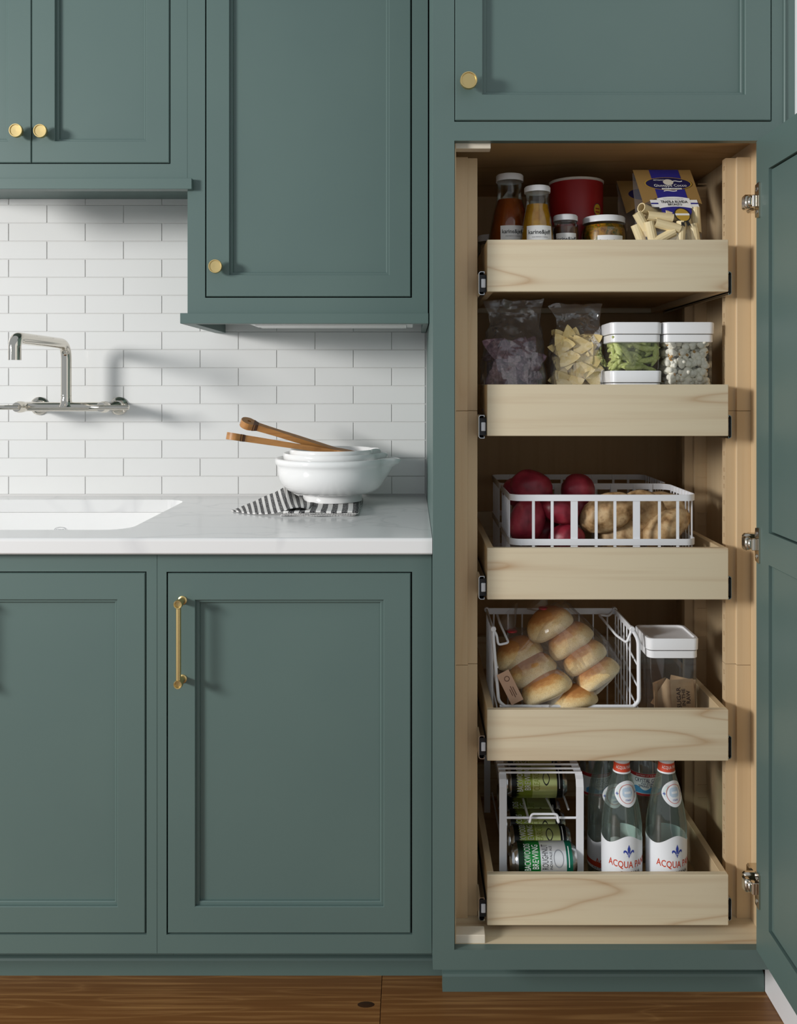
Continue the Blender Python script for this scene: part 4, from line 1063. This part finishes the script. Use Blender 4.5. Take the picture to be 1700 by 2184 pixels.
def crust():
    m = mat('crusty_bread', '#d9a55c', .7); N, L, b = nodes(m)
    tc = N.new('ShaderNodeTexCoord'); sp = N.new('ShaderNodeSeparateXYZ'); L.new(tc.outputs['Generated'], sp.inputs[0])
    nz = N.new('ShaderNodeTexNoise'); nz.inputs['Scale'].default_value = 7; nz.inputs['Detail'].default_value = 6; L.new(tc.outputs['Generated'], nz.inputs['Vector'])
    ad = N.new('ShaderNodeMath'); ad.operation = 'MULTIPLY_ADD'; ad.inputs[1].default_value = .35; L.new(nz.outputs['Fac'], ad.inputs[0]); L.new(sp.outputs[2], ad.inputs[2])
    cr = N.new('ShaderNodeValToRGB'); e = cr.color_ramp.elements; e[0].position = .35; e[0].color = lin('#f0e2bc'); e[1].position = 1.05; e[1].color = lin('#b0733a')
    k = e.new(.70); k.color = lin('#e6c88e'); k = e.new(.88); k.color = lin('#cf9a58')
    L.new(ad.outputs[0], cr.inputs[0])
    n3 = N.new('ShaderNodeTexNoise'); n3.inputs['Scale'].default_value = 46; n3.inputs['Detail'].default_value = 3; L.new(tc.outputs['Generated'], n3.inputs['Vector'])
    mr = N.new('ShaderNodeMapRange'); mr.inputs[1].default_value = .55; mr.inputs[2].default_value = .72; mr.inputs[4].default_value = .6; L.new(n3.outputs['Fac'], mr.inputs[0])
    mx = N.new('ShaderNodeMix'); mx.data_type = 'RGBA'; mx.inputs[7].default_value = lin('#9c6b36'); L.new(mr.outputs[0], mx.inputs[0]); L.new(cr.outputs[0], mx.inputs[6]); L.new(mx.outputs[2], b.inputs['Base Color'])
    n2 = N.new('ShaderNodeTexNoise'); n2.inputs['Scale'].default_value = 34; n2.inputs['Detail'].default_value = 6; L.new(tc.outputs['Generated'], n2.inputs['Vector'])
    bp = N.new('ShaderNodeBump'); bp.inputs['Strength'].default_value = .35; bp.inputs['Distance'].default_value = .002; L.new(n2.outputs['Fac'], bp.inputs['Height']); L.new(bp.outputs[0], b.inputs['Normal'])
    return m
CRUST = crust()
def roll(px, py, Y, rx, rz, rot, seed, label):
    bm = B(); bmesh.ops.create_icosphere(bm, subdivisions=4, radius=1)
    for v in bm.verts:
        n = v.co.normalized(); k = 1+.04*noise.noise(n*1.8+Vector((seed, 0, 0)))
        z = n.z*rz*(1 if n.z > 0 else .62); x = math.copysign(abs(n.x)**.86, n.x)*rx
        v.co = Vector((x, n.y*.036, z-abs(n.x)**2*.006))*k
    o = obj('bread_roll', bm, CRUST, None, 180)
    o.matrix_basis = Matrix.Translation(P(px, py, Y)) @ Matrix.Rotation(-rot, 4, 'Y')
    return tag(o, label, 'bread', 'bread rolls in the basket')
roll(1172, 1334, .165, .050, .037, .50, 1, 'topmost golden bread roll under the twisted bag neck')
roll(1216, 1368, .160, .050, .036, .58, 2, 'bread roll next below the topmost one in its bag')
roll(1246, 1404, .150, .048, .034, .58, 3, 'third bread roll down in the slanting bag')
roll(1273, 1440, .140, .048, .032, .58, 4, 'lowest bread roll at the end of the slanting bag')
roll(1107, 1396, .170, .050, .036, .40, 5, 'rearmost bread roll in the bag with a paper label')
roll(1134, 1432, .150, .052, .036, .45, 6, 'middle bread roll in the bag with a paper label')
roll(1165, 1468, .128, .052, .034, .40, 7, 'front bread roll in the bag with a paper label')
roll(1225, 1490, .130, .046, .028, .15, 8, 'bread roll low at the front rail beside the slanting bag')
def bread_bag(label, pts, neck, rad, seed):
    """clear sleeve around a slanting row of rolls, gathered to a twisted neck"""
    t = thing('bread_bag', label, 'bag', tuple(pts[0])); L = []; n = 40
    keys = [(Vector(pts[0]), .012), (Vector(pts[0]), rad*.8)]+[(Vector(p), rad) for p in pts]+[(Vector(pts[-1])*.65+Vector(neck[0])*.35, rad*.86), (Vector(neck[0]), .009), (Vector(neck[1]), .024)]
    ks = []
    for (p, r), (q, s) in zip(keys, keys[1:]):
        for k in range(5): ks.append((p.lerp(q, k/5), r+(s-r)*k/5))
    ks.append(keys[-1])
    d = (Vector(pts[-1])-Vector(pts[0])).normalized()
    side = Vector((0, 1, 0)); up = d.cross(side).normalized()
    for p, r in ks:
        L.append([crumple(p+side*(.80*r*sin(2*pi*i/n))+up*(r*1.12*cos(2*pi*i/n)), 30, .0045, seed) for i in range(n)])
    bm = loft(B(), L, True, True, False); bmesh.ops.triangulate(bm, faces=bm.faces[:]); obj('bag', bm, BREADBAG, t)
    M = Matrix.Translation(neck[0])
    obj('tie', lathe(B(), [(.0085, -.0022), (.0105, -.0015), (.0105, .0015), (.0085, .0022)], 14, M), mat('red_tie', '#b3262c', .5), t, 40)
    return t
bread_bag('clear bag of rolls slanting across the bread basket', [P(1282, 1450, .145), P(1247, 1404, .152), P(1172, 1330, .165)], (P(1160, 1297, .165), P(1145, 1282, .168)), .052, 2)
bb_ = bread_bag('clear bag of rolls with a printed paper label', [P(1180, 1478, .138), P(1134, 1432, .152), P(1105, 1395, .172)], (P(1092, 1346, .18), P(1086, 1306, .185)), .053, 6)
KP = mat('kraft_paper_label', '#cda68a', .7); KINK = mat('brown_ink', '#6b4632', .6)
q0 = P(1088, 1466, .098); qd = (P(1110, 1502, .098)-P(1074, 1430, .098)).normalized()
sd = Vector((qd.z, 0, -qd.x))
pl = lambda u, v: tuple(q0+qd*u-sd*v+Vector((0, .3*v*v*8, 0)))
lab = obj('paper_label', put(rect2(.066, .026, 8, 4), pl), KP, bb_)
q0 = q0-Vector((0, .0006, 0))
[obj('print_line', put(at(rect2(w_, .0014, 4, 1), .010, .005-.0038*k), pl), KINK, lab) for k, w_ in enumerate((.018, .024, .014))]; obj('emblem', put(at(disc2(.0055, .0055, 20, .75), -.018, .002), pl), KINK, lab)
# sugar container
YS = .10
sx0, sx1, sz1 = X(1382, YS), X(1491, YS), Z(1362, YS)
sc_ = container('tall clear container with a few sugar packets inside', sx0, sx1, YS, YS+.104, zf4+.0003, sz1)
def packet(px, py, Y, rot, yaw, w, h, text, label, tiltx=0):
    t = thing('sugar_packet', label, 'packet', tuple(P(px, py, Y)), 'sugar packets in the container')
    M = Matrix.Translation(P(px, py, Y)) @ Matrix.Rotation(yaw, 4, 'Z') @ Matrix.Rotation(tiltx, 4, 'X') @ Matrix.Rotation(-rot, 4, 'Y')
    V, Fc = rect2(w, h, 8, 8); bm = B(); rows = {}
    for s in (-1, 1):
        vs = [bm.verts.new(M @ Vector((x, s*.0028*max(0, (1-(2*x/w)**2))*max(0, 1-(2*y/h)**4)+s*.0001, y))) for x, y in V]
        for f in Fc: bm.faces.new([vs[i] for i in f])
    obj('sleeve', bm, KPK, t, 60)
    if text:
        def fn(u, v): return tuple(M @ Vector((u, -.0033*max(.1, (1-(2*u/w)**2))-.0004, v)))
        for s, ww, hh, du in (('SUGAR', .042, .0085, -.0085), ('IN THE', .034, .0066, .001), ('RAW', .026, .0085, .0105)):
            obj('lettering', put(shift2(textw(s, ww, hh, bold=.02), du, -.002, pi/2), fn), KINK2, t)
    else:
        def fn(u, v): return tuple(M @ Vector((u, -.0033*max(.1, (1-(2*u/w)**2))-.0004, v)))
    return t
KPK = noisy('kraft_sachet', [(.3, '#c9a57d'), (.7, '#d8b890')], nscale=60, rough=.7); KINK2 = mat('dark_brown_ink', '#4a2c22', .6)
packet(1456, 1484, YS+.018, .06, .0, .046, .066, True, 'sugar packet facing forward, with big stacked lettering')
packet(1424, 1484, YS+.028, -.55, .05, .044, .060, False, 'sugar packet leaning diagonally behind the lettered one', .1)
packet(1408, 1482, YS+.050, .10, .6, .040, .062, False, 'sugar packet turned towards the container side')
packet(1400, 1490, YS+.028, -.12, 1.1, .034, .060, False, 'sugar packet on edge in the container corner')
packet(1446, 1478, YS+.050, -.22, 0, .044, .066, False, 'sugar packet standing behind the lettered one')
# ---------------------------------------------------------------- bottom drawer: can rack
zf5 = ZF[4]
YR = .10
t = thing('can_rack', 'white steel can dispenser holding two rows of beer cans', 'rack', (X(1155, YR), .28, zf5))
rx0, rx1 = X(1065, YR), X(1245, YR); rz = Z(1655, YR); yr1 = .47; pw = X(1081, YR)-rx0
for x0_, x1_ in ((rx0, rx0+pw), (rx1-pw, rx1)):
    cxp = (x0_+x1_)/2
    prof = [(YR+.0, zf5+.0005), (YR, rz-.022), (YR+.004, rz-.008), (YR+.014, rz-.0006), (yr1-.012, rz-.0006), (yr1-.002, rz-.010), (yr1, zf5+.0005)]
    inn = [(y+(.0016 if i < 3 else (0 if i < 5 else -.0016)), z-(0 if i in (0, 6) else .0016)) for i, (y, z) in enumerate(prof)]
    poly = prof+inn[::-1]; bm = B()
    for i in range(len(prof)-1):
        a, b, c_, d_ = prof[i], prof[i+1], inn[i+1], inn[i]
        loft(bm, [[(xx, *q) for q in (a, b, c_, d_)] for xx in (x0_, x1_)], True, True, True)
    bmesh.ops.remove_doubles(bm, verts=bm.verts[:], dist=1e-6); obj('side_frame', bm, WENAMEL, t, 30)
for y in (YR+.014, YR+.033, YR+.053, YR+.074, YR+.15, YR+.23, YR+.31):
    obj('top_bar', tube(B(), [(rx0+.001, y, rz+.001), (rx1-.001, y, rz+.001)], .0022, 8), WENAMEL, t, 60)
cr_ = .033; cl = .1275
RUNZ = Z(1832, .11)-cr_
zu = Z(1700, .215)
for z in (RUNZ, zu):
    for x in (rx0+pw+.004, rx1-pw-.004):
        y0_ = YR+.004 if z == RUNZ else .165
        obj('runner', tube(B(), [(x, y0_, z-.0022+(.0)), (x, yr1-.004, z-.0022+.006)], .0022, 8), WENAMEL, t, 60)
mz = Z(1745, YR)
obj('front_bar', tube(B(), [(rx0+pw-.002, YR+.002, mz), (rx1-pw+.002, YR+.002, mz)], .0024, 8), WENAMEL, t, 60)
ha, hb = X(1129, YR), X(1191, YR); mz2 = Z(1733, YR)
pts = [(X(1115, .22), .22, zu-.004), (ha+.0, YR-.002, mz-.007), (ha+.0005, YR-.006, mz-.004), (ha+.003, YR-.006, mz2), (hb-.003, YR-.006, mz2), (hb-.0005, YR-.006, mz-.004), (hb, YR-.002, mz-.007), (X(1165, .22), .22, zu-.004)]
obj('can_stop', tube(B(), fillet(pts, .006), .0024, 8), WENAMEL, t, 60)
ALU = mat('can_aluminium', '#c7c9cb', .22, metal=1)
def canmat(n, c, r=.28): return mat(n, c, r, metal=.55)
DK = canmat('can_dark_green', '#12301f'); GR = canmat('can_green', '#1f8a3c'); TEAL = canmat('can_teal', '#157058'); SILV = canmat('can_silver_white', '#e6e8ea'); OLV = canmat('can_olive', '#8c9a36'); PALE = canmat('can_pale_olive', '#c3cb86'); BLK = canmat('can_black', '#121412')
def can(label, Y, z, spin, first, dx=0):
    cx = X(1158, .11)+dx; t = thing('beer_can', label, 'can', (cx, Y, z), 'beer cans in the rack')
    M = Matrix.Translation((cx, Y, z)) @ Matrix.Rotation(pi/2, 4, 'Y')
    hl = cl/2
    obj('shell', lathe(B(), [(.0005, -hl+.006), (.024, -hl+.005), (.0262, -hl), (.0272, -hl+.002), (.0268, -hl+.005), (cr_-.0004, -hl+.013), (cr_-.0004, hl-.010), (.029, hl-.004), (.0262, hl), (.0240, hl-.005), (.0005, hl-.006)], 40, M), ALU, t, 40)
    def fn(off): 
        def f(u, v):                                                 # u along the axis, v around, 0 facing the room
            a = v/cr_+spin; r = cr_+off; return (cx+u, Y-r*cos(a), z+r*sin(a))
        return f
    W = 2*pi*cr_-.001
    e = [(-hl+.012, -hl+.022, DK if first else BLK), (-hl+.022, -.0085, GR if first else OLV), (-.0085, .042, SILV if first else PALE), (.042, hl-.0095, TEAL if first else BLK)]
    for a, b, m in e:
        V, Fc = rect2(b-a, W, 1, 44); obj('print_band', put(at((V, Fc), (a+b)/2, 0), fn(0)), m, t, 180)
    pine = []
    tv, tf = [], []
    for k in range(40):
        v0 = -W/2+W*k/40; n0 = len(tv); h = .003+.006*((k*7919) % 11)/11
        tv += [(-hl+.0215, v0), (-hl+.0215, v0+W/40), (-hl+.022+h, v0+W/80)]; tf.append((n0, n0+1, n0+2))
    obj('tree_line', put((tv, tf), fn(.0002)), DK if first else BLK, t)
    def tx(s, along, height, u, v, m): obj('lettering', put(shift2(textw(s, along, height), u, v, pi/2), fn(.0003)), m, t)
    for c0 in (0, W/2):
        tx('BACKWOODS', .052, .0125, -.034, c0, PAPER); tx('BREWING', .046, .0125, -.0185, c0, PAPER)
        tx('ROUGHNUT' if first else 'CLEARCUT', .048, .0120, .0005, c0, INK if first else OLV); first and tx('INDIA PALE ALE', .044, .0048, .0120, c0-.002, INK)
        if first: obj('drawing', put(at(disc2(.010, .017, 24, .86), .027, c0-.004), fn(.0003)), GREYP, t)
        else: obj('badge', put(at(disc2(.0075, .014, 24, .78, 1.6), .020, c0), fn(.0003)), INK, t)
        obj('print_line', put(at(rect2(.0016, .040, 1, 10), .047, c0), fn(.0003)), PAPER, t)
    return t
y_ = .11
can('bright green and white can at the front of the rack', y_+.0, RUNZ+cr_, .62, True)
for k, (s, lb_) in enumerate(((.9, 'olive can right behind the front green can'), (.35, 'olive can below the rack cross bar'), (.2, 'olive can in the middle of the lower run'), (.0, 'olive can at the back of the lower run'))):
    can(lb_, y_+.0662*(k+1), RUNZ+cr_+.0008*(k+1), s, False)
can('olive can at the front of the upper run', .215, zu+cr_+.0012, .55, False, -.002)
can('olive can at the back of the upper run', .282, zu+cr_+.0024, .1, False, -.002)
# ---------------------------------------------------------------- water bottles
WG = film('green_tinted_glass', '#f6fbf8', .06, .03, haze=.055, hcol='#d8ebe2', edge=.7); PET = film('clear_pet', '#fbfdff', .10, .06, haze=.02, edge=.75)
WATER = film('still_water', '#f8fcfa', .02, .02, edge=.25)
REDI = mat('orange_red_print', '#d1492a', .5); BLUEI = mat('royal_blue_print', '#3247a8', .5); PALEB = mat('pale_blue_print', '#c3d6e8', .5); LABW = mat('white_film_label', '#f0f3f7', .4)
br = .0395; bp = smoothprof([(.030, 0), (.0375, .004), (br, .012), (br, .06), (br, .138), (.0385, .158), (.0330, .192), (.0250, .224), (.0180, .248), (.0155, .260), (.0148, .272), (.0148, .284), (.0156, .288), (.0156, .293)], 3)
def fleur():
    V, Fc = [], []
    def poly(p):
        n = len(V); V.extend(p); Fc.append(tuple(range(n, n+len(p))))
    poly([(0, .010), (.0022, .004), (.0016, -.001), (0, -.003), (-.0016, -.001), (-.0022, .004)])
    for s in (1, -1):
        pts = [(.0014, -.0022), (.0030, .0006), (.0052, .0024), (.0076, .0016), (.0082, -.0010), (.0070, -.0028), (.0066, -.0010), (.0052, -.0004), (.0036, -.0020), (.0022, -.0034)]
        poly([(s*a, b) for a, b in (pts if s > 0 else pts[::-1])])
    poly([(-.0030, -.0040), (.0030, -.0040), (.0030, -.0030), (-.0030, -.0030)]); poly([(0, -.0095), (.0014, -.0048), (-.0014, -.0048)])
    for s in (1, -1): poly([(s*.0006, -.0046), (s*.0036, -.0070), (s*.0014, -.0046)][::s])
    return V, Fc
def water_bottle(label, px, Y, turn, zz=None):
    cx = X(px, Y); t = thing('water_bottle', label, 'bottle', (cx, Y, zf5), 'glass water bottles'); M = Matrix.Translation((cx, Y, zf5))
    obj('glass', lathe(B(), bp, 44, M, True, False), WG, t, 60)
    inn = [(r-.0025, h) for r, h in bp if .005 < h < .252]; obj('water', lathe(B(), [(inn[0][0], .004)]+inn, 36, M), WATER, t, 60)
    obj('cap', lathe(B(), [(.0152, .272), (.0158, .273), (.0158, .2925), (.0145, .294), (.0005, .294)], 28, M), mat('white_metal_cap', '#d9dcdf', .35), t, 40)
    f0, f1, f2 = (wrap(cx, Y, zf5, bp, turn, o) for o in (.0004, .0007, .0010))
    zl0, zlm = .022, Z(1797, Y-.04)-zf5
    V, Fc = [], []; n, m = 48, 5
    for i in range(n+1):
        u = -pi*br*.93+2*pi*br*.93*i/n; zt = zlm+.012*math.exp(-(u/.022)**2)-.006*math.exp(-((abs(u)-.043)/.02)**2)
        for j in range(m+1): V.append((u, zl0+(zt-zl0)*j/m))
    for i in range(n):
        for j in range(m): Fc.append((i*(m+1)+j, (i+1)*(m+1)+j, (i+1)*(m+1)+j+1, i*(m+1)+j+1))
    lb = obj('label', put((V, Fc), f0), LABW, t, 180)
    obj('fleur_de_lis', put(at(([(x*1.35, y*1.35) for x, y in fleur()[0]], fleur()[1]), .001, Z(1817, Y-.04)-zf5), f1), BLUEI, lb)
    za = Z(1843, Y-.04)-zf5
    tv, tf = textw('ACQUA PANNA', .100, .0160, bold=.012); tv = [(x, y-.0028*(1-(x/.049)**2)) for x, y in tv]
    obj('lettering', put(at((tv, tf), .010, za), f1), REDI, lb)
    obj('lettering', put(at(textw('TOSCANA', .042, .0062), .006, Z(1862, Y-.04)-zf5), f1), INK, lb)
    obj('skyline_band', put(at(rect2(.20, .010, 40, 1), 0, zl0+.011), f1), REDI, lb)
    obj('lettering', put(at(textw('NATURAL SPRING WATER', .09, .004), 0, zl0+.0035), f1), INK, lb)
    zm = Z(1697, Y-.033)-zf5
    a = disc2(.026, .0235, 40, 0, 1.75)
    md = obj('medallion', put(at(a, .003, zm), f0), LABW, t, 180)
    for rr, mm in ((.0170, REDI), (.0175, None)):
        if mm: obj('medallion_ring', put(at(disc2(rr, rr, 40, .955), .003, zm), f1), mm, md)
    obj('medallion_view', put(at(disc2(.0105, .0088, 20, 0, 3), .003, zm+.003), f1), PALEB, md)
    obj('medallion_view', put(at(rect2(.013, .004, 4, 1), .003, zm+.0025), f2), LABW, md)
    obj('lettering', put(at(textw('1564', .010, .0034), .003, zm-.0105), f1), BLUEI, md)
    for s in (-1, 1): obj('fleur_de_lis', put(at(([(x*.35, y*.35) for x, y in fleur()[0]], fleur()[1]), .003+s*.0212, zm), f1), BLUEI, md)
    nb = obj('neck_label', put(at(rect2(2*pi*.0158, .019, 36, 3), 0, .2655), wrap(cx, Y, zf5, bp, turn, .0006)), REDI, t, 180)
    obj('neck_band', put(at(rect2(2*pi*.0165, .003, 36, 1), 0, .2545), wrap(cx, Y, zf5, bp, turn, .0008)), LABW, nb)
    obj('lettering', put(at(textw('ACQUA PANNA', .040, .0072), .003, .2645), wrap(cx, Y, zf5, bp, turn, .0012)), PAPER, nb)
    return t
water_bottle('glass spring-water bottle standing beside the can rack', 1326, .112, .10)
water_bottle('glass spring-water bottle standing beside the drawer side', 1421, .112, .24)
water_bottle('glass spring-water bottle behind the front pair, nearer the rack', 1294, .205, .18)
def pet_bottle(label, px, Y, turn):
    cx = X(px, Y); t = thing('plastic_water_bottle', label, 'bottle', (cx, Y, zf5), 'plastic water bottles'); M = Matrix.Translation((cx, Y, zf5)); R = .0345
    pr = [(.028, 0), (R-.001, .004)]
    for k in range(9): pr += [(R, .010+k*.0135), (R-.0022, .0165+k*.0135)]
    pr += [(R, .133), (R, .205), (R-.001, .212), (.030, .228), (.022, .246), (.0135, .258), (.0125, .27)]
    obj('body', lathe(B(), pr, 40, M, True, False), PET, t, 60)
    obj('cap', lathe(B(), [(.0145, .262), (.0145, .276), (.013, .278), (.0005, .278)], 24, M), LIDW, t, 40)
    q = [(R, 0), (R, .3)]; f0, f1 = wrap(cx, Y, zf5, q, turn, .0005), wrap(cx, Y, zf5, q, turn, .0010)
    za, zb_ = Z(1698, Y-R)-zf5, Z(1651, Y-R)-zf5; hgt = zb_-za
    lb = obj('label', put(at(rect2(2*pi*R*.98, hgt, 44, 2), 0, (za+zb_)/2), f0), LABW, t, 180)
    REDL = mat('red_band_print', '#b02a2e', .5); SKY = mat('sky_blue_print', '#4f9bd0', .5)
    obj('label_band', put(at(rect2(2*pi*R*.98, hgt*.15, 44, 1), 0, zb_-hgt*.08), f1), REDL, lb); obj('label_band', put(at(rect2(2*pi*R*.98, hgt*.10, 44, 1), 0, za+hgt*.05), f1), REDL, lb)
    obj('lettering', put(at(textw('BOTTLED AT THE SOURCE', .056, .0024), 0, zb_-hgt*.08), wrap(cx, Y, zf5, q, turn, .0014)), PAPER, lb)
    obj('mountains', put(at(rect2(.08, hgt*.22, 24, 2, top=lambda u: .004*sin(u*170)), 0, za+hgt*.23), f1), SKY, lb)
    for s, ww, hh, k in (('CRYSTAL GEYSER', .062, .0085, .69), ('NATURAL', .034, .0038, .54), ('SPRING WATER', .046, .0052, .43)): obj('lettering', put(at(textw(s, ww, hh), 0, za+hgt*k), f1), NAVYP, lb)
    return t
pet_bottle('ribbed plastic water bottle behind the pair of glass bottles', 1376, .27, 0)
pet_bottle('ribbed plastic water bottle between the can rack and glass bottle', 1270, .315, .35)
